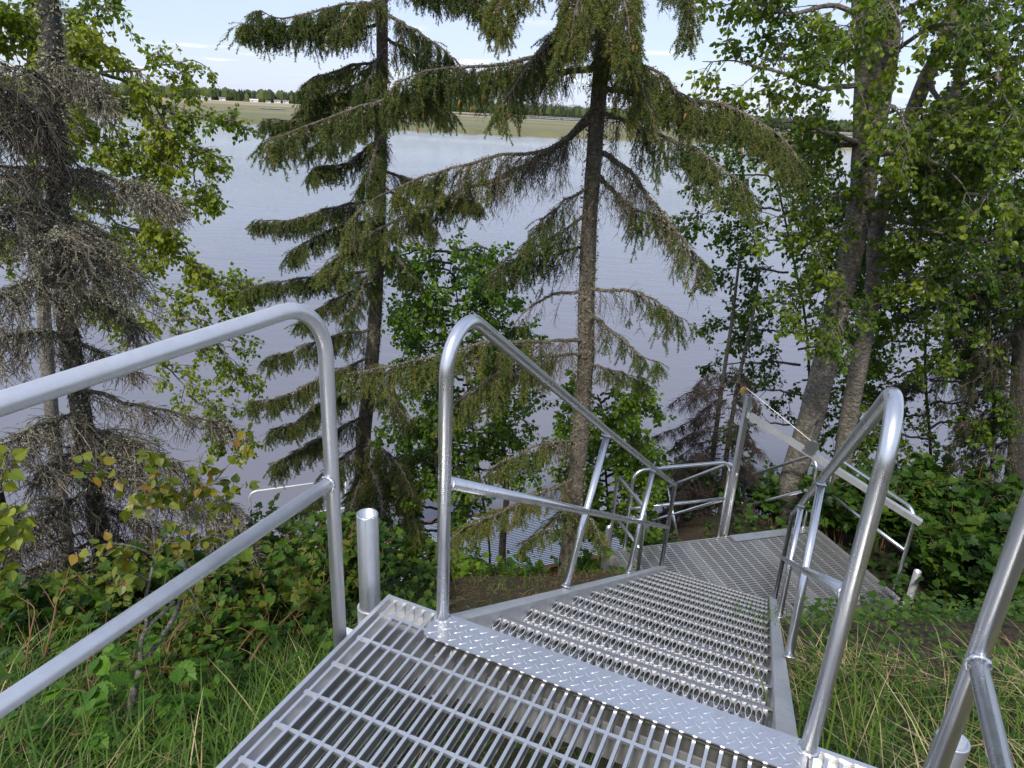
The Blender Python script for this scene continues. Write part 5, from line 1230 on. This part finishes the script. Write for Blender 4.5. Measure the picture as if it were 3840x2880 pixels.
back_birch('young birch with bright green leaves beside the foot of the centre spruce trunk', (2290, 2110, 6.2), [(2280, 1950, 6.2), (2270, 1750, 6.2), (2260, 1550, 6.2), (2240, 1480, 6.2)],
           fan((2290, 2250), (2020, 1480), 6.2, 36, 210, 60, 25, 0.5), 25, leaf=M_BUSH, r0=0.016, n1=8, n2=5, nl=6, l1=(0.12, 0.32), l2=(0.06, 0.15), size=(0.034, 0.055), grav=0.4, hue=(0.45, 1.0))
back_birch('young birch with drooping green leaves just right of the second spruce trunk', (1660, 2160, 6.0), [(1650, 1950, 6.0), (1640, 1800, 6.0), (1630, 1660, 6.0)],
           fan((1650, 1640), (2080, 1550), 6.0, 26, 190, 70, 26, 0.4), 26, leaf=M_BUSH, r0=0.014, n1=7, n2=5, nl=6, l1=(0.12, 0.3), l2=(0.06, 0.15), size=(0.032, 0.05), grav=0.5, hue=(0.2, 0.7))

# dead brown spruce behind the lower landing
r = np.random.default_rng(9)
db = thing('dead_spruce', 'dead brown spruce with two thin stems and drooping bare twigs left of the davit mast', 'dead spruce')
tw, lic, led = MB(), MB(), MB()
for base_, pts in (((2640, 1990, 7.7), [(2665, 1780, 7.7), (2700, 1500, 7.7), (2745, 1200, 7.7), (2775, 950, 7.7)]), ((2700, 1985, 7.6), [(2715, 1780, 7.6), (2765, 1450, 7.6), (2820, 1200, 7.6), (2850, 1000, 7.6)])):
    b_ = at(*base_); b_[2] = float(ground(b_[0], b_[1])) - 0.15
    trunk_mesh('trunk', [b_] + A3(pts), 0.038, 0.012, M_DBARK, db, r, 8, 30)
q = np.random.default_rng(91)
for k in range(34):
    f = k / 33; x0, y0 = 2735 - 55 * f, 1380 + 560 * f; sgn = -1 if k % 3 else 1; ln_ = q.uniform(120, 300) * (0.75 + 0.3 * f) * (1 if sgn < 0 else 0.6)
    dead_limb(A3([(x0, y0, 7.65), (x0 + sgn * ln_ * .5, y0 + 10, 7.65 + q.uniform(-.4, .4)), (x0 + sgn * ln_, y0 + 70, 7.65 + q.uniform(-.7, .7))]), r, tw, lic, led, dens=0.55 + 0.6 * (f > 0.6), r0=0.008, curtain=(0.06, 0.24), lichen=0.12, tone=0.4)
finish_tree(db, [('limb', led, M_DBARK, 0), ('dead_twigs', tw, M_BROWN, 1), ('lichen', lic, M_LICHEN, 1)])

# dark spruce at the right edge
r = np.random.default_rng(10)
ds = thing('spruce_tree', 'shaded dark spruce with black green boughs at the right edge', 'spruce')
b = at(3800, 2000, 8.6); b[2] = float(ground(b[0], b[1])) - 0.1
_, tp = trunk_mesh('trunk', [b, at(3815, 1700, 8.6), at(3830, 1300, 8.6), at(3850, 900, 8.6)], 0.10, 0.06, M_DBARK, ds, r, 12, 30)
tw, ndl, ded, lic, led = MB(), MB(), MB(), MB(), MB()
for y0, x1, y1 in ((1080, 3420, 1150), (1160, 3560, 1250), (1060, 3540, 1190), (1330, 3500, 1380), (1400, 3380, 1440), (1380, 3600, 1470), (1450, 3480, 1520), (1560, 3560, 1660), (1500, 3620, 1580), (1640, 3520, 1760), (1700, 3640, 1830), (1250, 3660, 1330), (1000, 3650, 1080), (1800, 3560, 1900)):
    conifer_limb(A3([(3830, y0, 8.6), ((3830 + x1) / 2, y0 + (y1 - y0) * .3, 8.2), (x1, y1, 7.9)]), r, tw, ndl, ded, lic, led, dens=0.85, green=0.1, r0=0.014, curtain=(0.12, 0.36), hue=0.25, nper=260, lichen=0.6)
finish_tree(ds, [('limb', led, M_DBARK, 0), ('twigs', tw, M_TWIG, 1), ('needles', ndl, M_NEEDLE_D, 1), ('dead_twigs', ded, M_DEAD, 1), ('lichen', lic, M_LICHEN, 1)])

# ------------------------------------------------------------------ shrubs and plants of the bank
def shrub(name, label, cat, xy, h, rad, n, seed, mat, shape=LOBED, size=(0.05, 0.09), hue=(0.1, 0.8), group=None, stem=M_RED, nl=8, ns=5, lean=(0, 0)):
    q = np.random.default_rng(seed); t_ = thing(name, label, cat, group)
    h *= 0.8
    x, y = xy; z = float(ground(x, y)) - 0.03
    a = q.uniform(0, 6.28, n); rr = rad * np.sqrt(q.random(n)); hh = h * q.uniform(0.6, 1.1, n)
    tipx, tipy = x + np.cos(a) * rr + lean[0], y + np.sin(a) * rr + lean[1]
    P = np.stack([np.stack([x + np.cos(a) * rr * .35, y + np.sin(a) * rr * .35, np.full(n, z)], 1), np.stack([x + np.cos(a) * rr * .65 + lean[0] * .4, y + np.sin(a) * rr * .65 + lean[1] * .4, z + hh * .6], 1), np.stack([tipx, tipy, z + hh], 1)], 1)
    P = np.stack([spline(p, 8) for p in P]); j = np.cumsum(q.normal(0, 0.012, P.shape), 1); P = P + j - j[:, :1]
    w, lf = MB(), MB(); tubes(w, P, 0.0055, 0.002, 4, q.uniform(0, 1, n))
    c, ic, _ = spawn(P, ns, q, (0.3, 1.0), (0.08, 0.26), side=0.9, fwd=0.5, up=0.2, grav=0.3, K=4)
    tubes(w, c, 0.0022, 0.001, 3, 0.5)
    base = np.clip(q.uniform(hue[0], hue[1], n)[ic] + q.normal(0, .1, len(c)), 0, 1)
    leaves_on(lf, c, nl, q, size, shape=shape, hang=0.15, base=base, up=1.3, pet=0.03)
    w.build('stems', stem, t_); lf.build('leaves', mat, t_, kind='stuff'); return t_
def gxy(px, py, rr): p = at(px, py, rr); return (p[0], p[1])
SH = [  # left of the upper landing
    ((560, 2330, 3.3), .75, .36, 'dark leafy shrub behind the forked sapling, partly under the sloping rail'), ((720, 2300, 3.5), .8, .36, 'dark leafy shrub right of the forked sapling below the sloping rail'),
    ((870, 2290, 3.6), .8, .36, 'broad leaved shrub in the middle of the left bank thicket'), ((1010, 2270, 3.7), .78, .36, 'broad leaved shrub left of the red brown twig tips'), ((1140, 2260, 3.6), .72, .3, 'broad leaved shrub just left of the near rail post'),
    ((800, 2200, 4.3), .8, .4, 'shrub at the top of the left thicket against the river'), ((980, 2180, 4.4), .8, .4, 'highest shrub of the left thicket against the river'), ((1150, 2200, 4.3), .75, .36, 'shrub behind the near rail post against the river'),
    ((1080, 2420, 3.1), .55, .3, 'low shrub between the thicket and the near landing edge'), ((900, 2440, 3.0), .5, .3, 'low dark shrub in front of the left thicket'), ((330, 2400, 3.5), .5, .36, 'low shrub beneath the bare dark limbs at the left'), ((150, 2480, 3.3), .45, .34, 'low shrub near the foot of the thick dark trunk'),
    ((640, 2460, 2.9), .5, .28, 'low shrub close behind the grey sapling stem'), ((1290, 2330, 3.6), .6, .25, 'bronze tinged shrub between the rail post and the pipe leg'), ((1400, 2200, 4.6), .7, .35, 'dark shrub behind the open pipe leg')]
for i, (g, h, rd, lab) in enumerate(SH):
    shrub('leafy_shrub', lab, 'shrub', gxy(*g), h, rd, 15, 100 + i, M_UNDER, LOBED if i % 3 else ROUND, (0.04, 0.072) if i % 3 else (0.028, 0.045), (0.05, 0.7) if i % 4 else (0.45, 0.95), 'shrubs of the left bank thicket')
SR = [((3180, 1960, 7.1), 1.0, .5, 'tall dark shrub at the back right corner of the lower landing'), ((3330, 1960, 7.2), 1.1, .5, 'dark shrub behind the guard at the right of the lower landing'), ((3500, 1990, 7.3), .9, .45, 'lobed leaf shrub right of the boom end'),
      ((3620, 2060, 6.7), .95, .5, 'dark shrub upslope of the short pipe leg'), ((3760, 2080, 6.5), .95, .5, 'lobed leaf shrub by the right edge under the dark spruce'), ((3560, 2090, 6.9), .6, .34, 'bright lobed shrub nearest the right guard of the lower landing'),
      ((3700, 2120, 6.6), .55, .36, 'low dark shrub at the head of the right grass slope'), ((3850, 2180, 6.0), .6, .36, 'dark shrub at the right edge above the grass'), ((3420, 1860, 8.0), 1.2, .55, 'dark shrub below the leafy birch at the right'),
      ((3640, 1900, 7.7), 1.2, .55, 'dark shrub in front of the dark spruce trunk'), ((3820, 1960, 7.4), 1.2, .55, 'tallest dark shrub at the right edge')]
for i, (g, h, rd, lab) in enumerate(SR):
    shrub('lobed_shrub', lab, 'shrub', gxy(*g), h, rd, 17, 200 + i, M_UNDER, LOBED, (0.06, 0.115), (0.05, 0.7), 'shrubs right of the lower landing', nl=9)
SB_ = [((2560, 1990, 7.6), .9, .4, 'shrub behind the guard at the back of the lower landing'), ((2680, 1960, 7.8), .8, .4, 'shrub behind the mast foot at the back of the lower landing'), ((2830, 1930, 8.0), .8, .4, 'shrub seen through the lower flight handrails'), ((2940, 1920, 7.4), .6, .35, 'shrub at the foot of the twin stemmed birch'),
      ((2420, 2060, 6.6), .7, .3, 'shrub behind the left guard post of the lower landing'), ((2230, 2080, 5.7), .5, .25, 'bright small shrub right of the centre spruce foot')]
for i, (g, h, rd, lab) in enumerate(SB_):
    shrub('leafy_shrub', lab, 'shrub', gxy(*g), h, rd, 12, 300 + i, M_UNDER if i < 5 else M_BUSH, LOBED if i % 2 else OVATE, (0.05, 0.09), (0.15, 0.75), 'shrubs behind the lower landing')
SD = [((1700, 2170, 5.4), .5, .22, 'small green shrub in front of the rusty dock beam'), ((1790, 2230, 5.1), .45, .2, 'small fresh shrub at the foot of the dark twin stems'), ((1960, 2130, 5.6), .5, .2, 'small green shrub before the dock slats'), ((1560, 2200, 5.2), .6, .3, 'dark shrub left of the handrail post below the spruce boughs')]
for i, (g, h, rd, lab) in enumerate(SD):
    shrub('small_shrub', lab, 'shrub', gxy(*g), h, rd, 9, 400 + i, M_BUSH if i < 3 else M_UNDER, LOBED, (0.04, 0.07), (0.1, 0.8), 'small shrubs above the dock')

# raspberry canes in the near left grass: every leaflet its own part
def leaf_mesh(name, shape, mat, var, fold=0.0):
    m_ = MB(); V, Q, T = shape; m_.add(V, quads=Q, tris=T, var=var); return m_.mesh(name, mat)
SERR = (np.array([(0, .45, -.03), (0, 0, 0), (.18, .04, .03), (.24, .14, .02), (.36, .2, .06), (.34, .32, .03), (.42, .42, .05), (.34, .52, .02), (.36, .64, .04), (.24, .7, 0), (.2, .83, .01), (.09, .86, -.03), (0, 1.04, -.08),
                  (-.09, .86, -.03), (-.2, .83, .01), (-.24, .7, 0), (-.36, .64, .04), (-.34, .52, .02), (-.42, .42, .05), (-.34, .32, .03), (-.36, .2, .06), (-.24, .14, .02), (-.18, .04, .03)]), None, np.array([[0, i, i + 1] for i in range(1, 22)] + [[0, 22, 1]]))
HEART = (np.array([(0, .4, -.03), (0, .02, 0), (.16, -.03, .02), (.34, .06, .04), (.46, .24, .06), (.45, .44, .06), (.34, .64, .03), (.18, .82, 0), (0, 1.05, -.07), (-.18, .82, 0), (-.34, .64, .03), (-.45, .44, .06), (-.46, .24, .06), (-.34, .06, .04), (-.16, -.03, .02)]), None,
         np.array([[0, i, i + 1] for i in range(1, 14)] + [[0, 14, 1]]))
def place_leaf(me, parent, p, d, nh, size, name='leaf'):
    x, y, z = leaf_frames(np.asarray(d)[None], np.asarray(nh)[None])
    o = bpy.data.objects.new(name, me); COL.objects.link(o); o.parent = parent
    m = Matrix.Identity(4)
    for i in range(3): m[i][0], m[i][1], m[i][2], m[i][3] = x[0][i] * size, y[0][i] * size, z[0][i] * size, p[i]
    o.matrix_world = m
RASP = [leaf_mesh('leaf', SERR, M_RASP, v_) for v_ in (0.1, 0.35, 0.6, 0.9)]
def raspberry(label, px, py, rr, h, seed, ntri=7, size=0.075):
    q = np.random.default_rng(seed); t_ = thing('raspberry_plant', label, 'plant', 'raspberry plants in the left grass')
    x, y = gxy(px, py, rr); z = float(ground(x, y)); b_ = np.array([x, y, z - .02])
    stem = spline([b_, b_ + np.array([q.normal(0, .04), q.normal(0, .04), h * .55]), b_ + np.array([q.normal(0, .08), q.normal(0, .08), h])], 10)
    m_ = MB(); tube(m_, stem, np.linspace(0.004, 0.002, 10), 6, var=0.4)
    for k in range(ntri):
        u = 0.35 + 0.65 * k / (ntri - 1); p, t = sample(stem[None], np.array([0]), np.array([u])); p = p[0]; a = k * 2.4 + q.uniform(-.4, .4)
        d = nrm(np.array([math.cos(a), math.sin(a), 0.35 if k < ntri - 1 else 0.9])); pet = p + d * q.uniform(0.05, 0.09)
        tubes(m_, np.stack([p, (p + pet) / 2 + Z_ * 0.006, pet])[None], 0.0016, 0.001, 4, 0.6)
        s = size * q.uniform(0.75, 1.15); sd = nrm(np.cross(d, Z_)); up = nrm(Z_ + 0.35 * q.normal(size=3)); out_ = nrm(d * np.array([1, 1, 0]) - Z_ * 0.25)
        for w_, f_ in ((0, 1.0), (1, .82), (-1, .82)):
            place_leaf(RASP[q.integers(0, 4)], t_, pet, nrm(out_ + sd * w_ * 1.1), up, s * f_)
    m_.build('stem', M_RED, t_)
for i, (px, py, rr, h, lab) in enumerate([(370, 2790, 2.15, .34, 'raspberry plant at the foot of the grey sapling, low left'), (420, 2640, 2.35, .42, 'tall raspberry plant left of the grey sapling stem'), (690, 2650, 2.3, .42, 'raspberry plant with upright fresh leaves right of the sapling stem'), (700, 2740, 2.15, .30, 'short raspberry plant right of the sapling foot'),
                                          (250, 2760, 2.1, .26, 'low raspberry plant left of the sapling foot in the grass'), (80, 2760, 2.15, .24, 'raspberry plant near the bottom left corner'), (560, 2780, 2.05, .22, 'lowest raspberry plant in front of the sapling foot'), (860, 2560, 2.6, .38, 'raspberry plant under the red brown twig'), (450, 2500, 2.6, .40, 'raspberry plant half behind the sloping rail'), (800, 2660, 2.4, .30, 'raspberry plant nearest the left edge of the landing')]):
    raspberry(lab, px, py, rr, h, 500 + i)

# forked grey sapling with bronze leaves, every leaf its own part
r = np.random.default_rng(12)
sp = thing('aspen_sapling', 'forked grey sapling with bronze and yellow green leaves crossing behind the near sloping rail', 'sapling')
b = at(470, 2790, 2.22); b[2] = float(ground(b[0], b[1])) - 0.05
def stem_part(name, pts, r0, r1, sides=9, K=20): return trunk_mesh(name, pts, r0, r1, M_PBARK, sp, r, sides, K, 0.04, 0)
stem_part('stem', [b, at(485, 2680, 2.24), at(510, 2560, 2.27), at(530, 2490, 2.3)], 0.0135, 0.0115)
stem_part('stem', [at(530, 2490, 2.3), at(600, 2400, 2.34), at(660, 2300, 2.38), at(690, 2180, 2.4), at(705, 2050, 2.42), at(715, 1950, 2.44)], 0.010, 0.004)
stem_part('stem', [at(528, 2500, 2.3), at(530, 2410, 2.3), at(555, 2350, 2.3), at(620, 2290, 2.34), at(655, 2255, 2.36)], 0.0085, 0.006)
stem_part('stem', [at(552, 2350, 2.3), at(545, 2260, 2.3), at(560, 2180, 2.3), at(580, 2080, 2.32), at(575, 1980, 2.34)], 0.0065, 0.003)
bw = MB()
br_px = [[(575, 1980, 2.34), (540, 1900, 2.36), (430, 1790, 2.36), (330, 1730, 2.36)], [(580, 2080, 2.32), (500, 2050, 2.3), (400, 2040, 2.3), (320, 2070, 2.3)], [(705, 2050, 2.42), (690, 1900, 2.45), (620, 1780, 2.46), (570, 1640, 2.46)], [(715, 1950, 2.44), (770, 1850, 2.46), (860, 1740, 2.5), (930, 1660, 2.5)],
         [(700, 2100, 2.4), (760, 2020, 2.42), (840, 2010, 2.45)], [(575, 2000, 2.34), (600, 1880, 2.4), (610, 1800, 2.42)], [(715, 1950, 2.44), (730, 1850, 2.45), (740, 1780, 2.45), (760, 1700, 2.46)], [(690, 1900, 2.45), (640, 1850, 2.42), (560, 1850, 2.4), (500, 1870, 2.4)],
         [(715, 1950, 2.44), (800, 1900, 2.46), (880, 1850, 2.5)], [(580, 2080, 2.32), (620, 2030, 2.35), (650, 2000, 2.38)], [(560, 2180, 2.3), (510, 2150, 2.3), (470, 2150, 2.3)], [(620, 1780, 2.46), (590, 1720, 2.46), (550, 1680, 2.46)], [(690, 2180, 2.4), (740, 2260, 2.36), (720, 2290, 2.35)]]
BP = np.stack([spline(A3(q_), 14) for q_ in br_px]); tubes(bw, BP, 0.0036, 0.0013, 6, 0.5)
tw1, it, _ = spawn(BP, 5, r, (0.3, 1.0), (0.05, 0.13), side=0.8, fwd=0.6, grav=0.1, K=5); tubes(bw, tw1, 0.0016, 0.0009, 4, 0.5)
bw.build('branches', M_PBARK, sp)
AS = [leaf_mesh('leaf', HEART, M_ASPEN, v_) for v_ in (0.0, 0.15, 0.3, 0.45, 0.6, 0.75, 0.9)]
ALL = [(BP, 10, (0.25, 1.0)), (tw1, 3, (0.3, 1.0))]; cnt = 0
for Pp, n_, uu in ALL:
    idx = np.repeat(np.arange(len(Pp)), n_); p, t = sample(Pp, idx, r.uniform(*uu, len(idx)))
    for k in range(len(p)):
        if cnt >= 298: break
        d = nrm(unit(1, r)[0] + t[k] * .3 + np.array([0, 0, -.45])); nh = nrm(unit(1, r)[0] * .8 + np.array([0.1, -.5, .5])); pp = p[k] + d * 0.018
        place_leaf(AS[min(6, int(abs(r.normal(2.4, 1.9))))], sp, pp, d, nh, r.uniform(0.027, 0.040)); cnt += 1
# lime green sprig hanging in at the left edge
r = np.random.default_rng(13)
sg = thing('aspen_sapling', 'leafy lime green sprig growing in from the left edge under the rail', 'sapling')
sb = at(-160, 2500, 2.0); sb[2] = float(ground(sb[0], sb[1])) - 0.03
_ = trunk_mesh('stem', [sb, at(-120, 2200, 2.0), at(-60, 1900, 2.02), at(-20, 1700, 2.05)], 0.009, 0.004, M_PBARK, sg, r, 8, 18, 0.04, 0)
bw = MB(); BP = np.stack([spline(A3(q_), 10) for q_ in ([(-120, 2200, 2.0), (-20, 2050, 2.0), (60, 1990, 2.02)], [(-90, 2050, 2.0), (0, 1920, 2.0), (70, 1880, 2.02)], [(-60, 1900, 2.02), (10, 1780, 2.04), (40, 1690, 2.05)], [(-120, 2200, 2.0), (-40, 2140, 2.0), (40, 2120, 2.0)], [(-80, 2000, 2.0), (40, 1960, 2.02), (130, 1900, 2.05)], [(-140, 2330, 2.0), (-60, 2240, 2.0), (20, 2190, 2.0)])])
tubes(bw, BP, 0.003, 0.0012, 5, 0.5); bw.build('branches', M_PBARK, sg)
LM = [leaf_mesh('leaf', HEART, M_LIME, v_) for v_ in (0.1, 0.4, 0.7, 1.0)]
idx = np.repeat(np.arange(len(BP)), 14); p, t = sample(BP, idx, r.uniform(0.3, 1.0, len(idx)))
for k in range(len(p)):
    d = nrm(unit(1, r)[0] * .9 + np.array([0, 0, -.5])); place_leaf(LM[r.integers(0, 4)], sg, p[k] + d * .015, d, nrm(unit(1, r)[0] * .7 + np.array([0.1, -.6, .5])), r.uniform(0.028, 0.042))

# long red brown bare twigs
def bare_stem(label, pts, subs, seed, r0=0.006):
    q = np.random.default_rng(seed); t_ = thing('bare_stem', label, 'twig'); P = A3(pts); P[0][2] = float(ground(P[0][0], P[0][1])) - 0.02
    m_ = MB(); p = spline(P, 20); tube(m_, p, np.linspace(r0, 0.0018, 20), 7, var=0.6)
    if subs:
        c, _, _ = spawn(p[None], subs, q, (0.4, 0.98), (0.08, 0.24), side=0.45, fwd=0.9, grav=-0.1, K=5); tubes(m_, c, 0.0022, 0.0009, 4, q.uniform(0.3, 1, len(c)))
    m_.build('stem', M_RED, t_)
bare_stem('long leaning red brown twig beside the left edge of the near landing', [(850, 2600, 2.5), (960, 2440, 2.7), (1060, 2330, 2.85), (1140, 2260, 2.95), (1240, 2170, 3.1)], 9, 31, 0.0075)
bare_stem('thin red brown twig leaning behind the sapling', [(560, 2560, 2.6), (640, 2400, 2.7), (720, 2300, 2.8), (800, 2230, 2.9)], 6, 32, 0.005)
bare_stem('crooked red brown twig at the far left above the rail', [(20, 2540, 2.7), (110, 2400, 2.8), (130, 2290, 2.85), (100, 2250, 2.9)], 4, 33, 0.005)
bare_stem('red brown twig rising between the left rail and the dark limbs', [(60, 2520, 2.7), (190, 2370, 2.8), (215, 2250, 2.9), (250, 2200, 2.95)], 5, 34, 0.005)
bare_stem('slim brown stem leaning over the sapling foot', [(480, 2620, 2.5), (560, 2500, 2.6), (640, 2390, 2.7)], 3, 35, 0.004)

# ------------------------------------------------------------------ grass, ground cover, litter
def blades(mb, x, y, r, h, w, lean, var, K=5, droop=0.9, z0=None):
    n = len(x); z = ground(x, y) - 0.02 if z0 is None else z0
    a = r.uniform(0, 6.28, n); hh = r.uniform(h[0], h[1], n); ww = r.uniform(w[0], w[1], n)
    d = np.stack([np.cos(a), np.sin(a), np.zeros(n)], 1); ln_ = r.uniform(lean[0], lean[1], n)
    dirv = nrm(np.array([0, 0, 1.0]) + d * ln_[:, None]); p = np.stack([x, y, z], 1); side = np.stack([-np.sin(a), np.cos(a), np.zeros(n)], 1)
    L = [], []
    pts = [p]; dr = r.uniform(0.2, 1.0, n)[:, None] * droop
    for k in range(1, K):
        dirv = nrm(dirv + d * dr / K * 1.6 - np.array([0, 0, 1.0]) * dr / K * (k / K) * 2.2); pts.append(pts[-1] + dirv * (hh / (K - 1))[:, None])
    wk = [0.8, 1.0, 0.85, 0.55, 0.06][:K] if K == 5 else np.linspace(1, .05, K)
    V = np.stack([np.stack([pts[k] - side * (ww * wk[k] / 2)[:, None], pts[k] + side * (ww * wk[k] / 2)[:, None]], 1) for k in range(K)], 1)
    q = np.concatenate([[[2 * k, 2 * k + 1, 2 * k + 3, 2 * k + 2]] for k in range(K - 1)])
    mb.add(V.reshape(-1, 3), quads=(q[None] + (np.arange(n) * 2 * K)[:, None, None]).reshape(-1, 4), var=np.repeat(np.broadcast_to(var, (n,)), 2 * K))
def zone(n, azr, rr, r, keep=None):
    a = np.radians(r.uniform(azr[0], azr[1], n)); d = np.sqrt(r.uniform(rr[0] ** 2, rr[1] ** 2, n)); x, y = d * np.sin(a), d * np.cos(a)
    P = np.stack([x, y, 0 * x], 1); s = (P - O_ * np.array([1, 1, 0])) @ S_; t = (P - O_ * np.array([1, 1, 0])) @ T_
    L = P - BL; lx, ly = L @ X2, L @ Y2
    on_low = (lx > -.1) & (lx < LEN + .08) & (ly > -DEP - .06) & (ly < 0.05)
    k = ~on_low
    if keep: k &= keep(s, t)
    return x[k], y[k]
off_land = lambda s, t: ~((s > -2.2) & (s < 0.12) & (t > -0.33) & (t < 1.22)) & ~((s > 0) & (s < 4.0) & (t > -0.05) & (t < 0.98))
under = lambda s, t: (s > -1.6) & (s < 3.6) & (t > -0.3) & (t < 1.2)
r = np.random.default_rng(14); g, d_, u_ = MB(), MB(), MB()
def patchy(x, y, f, ph): return np.sin(x * f + ph) * np.sin(y * f * 1.13 + 2 * ph) * .5 + .5
for n, az_, rr, h, w, lean in ((7000, (-62, -14), (1.2, 3.1), (.12, .38), (.003, .007), (.1, .8)), (2500, (-60, -8), (3.0, 4.6), (.12, .3), (.003, .006), (.1, .7)), (6500, (18, 66), (1.1, 2.9), (.08, .26), (.0025, .005), (.1, .9)), (2000, (18, 60), (2.8, 6.2), (.04, .11), (.003, .005), (.1, .9))):
    x, y = zone(n, az_, rr, r, off_land); blades(g, x, y, r, h, w, lean, np.clip(r.normal(.5, .22, len(x)), 0, 1))
x, y = zone(6500, (-40, 60), (0.6, 4.2), r, under); blades(g, x, y, r, (.06, .2), (.003, .006), (.1, .8), np.clip(r.normal(.4, .2, len(x)), 0, 1))
x, y = zone(1200, (-20, 16), (4.0, 6.5), r, off_land); blades(g, x, y, r, (.08, .22), (.003, .006), (.1, .8), np.clip(r.normal(.5, .2, len(x)), 0, 1))
g.build('grass', M_GRASS, kind='stuff', label='fresh green grass covering the bank around the stairs', category='grass')
for n, az_, rr, h, w, lean, k in ((6500, (-60, -16), (1.2, 3.2), (.16, .45), (.002, .005), (.5, 2.6), 1), (6500, (22, 64), (1.2, 3.0), (.14, .42), (.0018, .0042), (.5, 2.8), 1), (500, (24, 52), (1.3, 2.4), (.3, .6), (.0018, .0035), (.3, 1.4), 1)):
    x, y = zone(n, az_, rr, r, off_land); kk = patchy(x, y, 2.6, 1.3) > r.uniform(0.15, 0.75, len(x)); x, y = x[kk], y[kk]
    blades(d_, x, y, r, h, w, lean, np.clip(r.normal(.5, .25, len(x)), 0, 1), droop=1.7)
x, y = zone(900, (-30, 50), (0.8, 3.6), r, under); blades(d_, x, y, r, (.1, .3), (.002, .004), (.8, 2.6), np.clip(r.normal(.3, .2, len(x)), 0, 1), droop=1.7)
d_.build('dry_grass', M_STRAW, kind='stuff', label='matted straw coloured dead grass lying among the green', category='grass')
# tall single blades that lean across the near right corner of the landing
for k, (px, py, rr, hh, lab) in enumerate([(3000, 2860, 1.62, .46, 'tall green blade rising before the foot of the near right handrail'), (3090, 2870, 1.6, .40, 'green blade just right of the near right handrail foot'), (3200, 2880, 1.55, .5, 'tallest green blade right of the near right handrail'), (2960, 2850, 1.7, .5, 'long green blade leaning left over the patterned plate'), (3290, 2880, 1.6, .42, 'green blade left of the lower right open pipe')]):
    p0 = at(px, py, rr); m_ = MB(); q = np.random.default_rng(600 + k)
    zb_ = float(ground(p0[0], p0[1])) - .02
    a_ = at(px + (-190 if k == 3 else q.uniform(-40, 60)), py - 420 * hh / .46, rr + .02)
    P = spline([np.array([p0[0], p0[1], zb_]), p0 * .5 + a_ * .5 + np.array([.01, 0, .0]), a_], 8); sd = T_ * 0.0032
    w_ = np.array([1, 1, .95, .9, .75, .6, .35, .04])[:, None]; V = np.stack([P - sd * w_, P + sd * w_ + Z_ * .0008], 1).reshape(-1, 3)
    m_.add(V, quads=[[2 * i, 2 * i + 1, 2 * i + 3, 2 * i + 2] for i in range(7)], var=.8); o = m_.build('grass_blade', M_GRASS); o['label'] = lab; o['category'] = 'grass blade'; o['group'] = 'tall blades before the stair head'
# low leafy ground cover and needle litter
u_ = MB()
def cover(mb, n, az_, rr, size, hue, r, keep=off_land, hz=(0.02, 0.2), shape=LOBED):
    x, y = zone(n, az_, rr, r, keep); z = ground(x, y) + r.uniform(hz[0], hz[1], len(x)); d = unit(len(x), r) * np.array([1, 1, .35])
    leaves(mb, np.stack([x, y, z], 1), d, nrm(unit(len(x), r) * .6 + np.array([0, 0, 1.0])), r.uniform(size[0], size[1], len(x)), r.uniform(hue[0], hue[1], len(x)), shape)
cover(u_, 5200, (-60, -6), (2.3, 5.5), (.025, .06), (.1, .9), r, hz=(.02, .28)); cover(u_, 4200, (18, 62), (2.6, 7.0), (.02, .05), (.1, .8), r, hz=(.0, .2)); cover(u_, 1600, (20, 60), (5.5, 9), (.05, .09), (.05, .6), r, hz=(.02, .5)); cover(u_, 900, (-30, 14), (4.6, 7.5), (.03, .06), (.1, .8), r, hz=(0, .25))
cover(u_, 2600, (22, 60), (2.0, 5.5), (.012, .026), (.2, .9), r, hz=(.0, .16), shape=OVATE)
u_.build('ground_cover', M_UNDER, kind='stuff', label='low leafy ground cover on the shaded bank', category='ground cover')
lt_ = MB(); x, y = zone(6500, (-12, 16), (3.2, 6.2), r, None); n = len(x); a = r.uniform(0, 6.28, n); p = np.stack([x, y, ground(x, y) + r.uniform(.002, .02, n)], 1); d = np.stack([np.cos(a), np.sin(a), r.normal(0, .25, n)], 1); Ln = r.uniform(.02, .09, n)[:, None]; sd = np.stack([-np.sin(a), np.cos(a), 0 * a], 1) * .0018
lt_.add(np.stack([p - sd, p + sd, p + d * Ln], 1).reshape(-1, 3), tris=np.arange(3 * n).reshape(-1, 3), var=np.repeat(r.uniform(0, 1, n), 3))
M_LITTER = attr_stops('needle_litter', [(0, (.05, .03, .018)), (.6, (.15, .085, .04)), (1, (.28, .19, .10))], .95)
lt_.build('needle_litter', M_LITTER, kind='stuff', label='brown fallen needles and twigs on the mound by the spruce foot', category='litter')
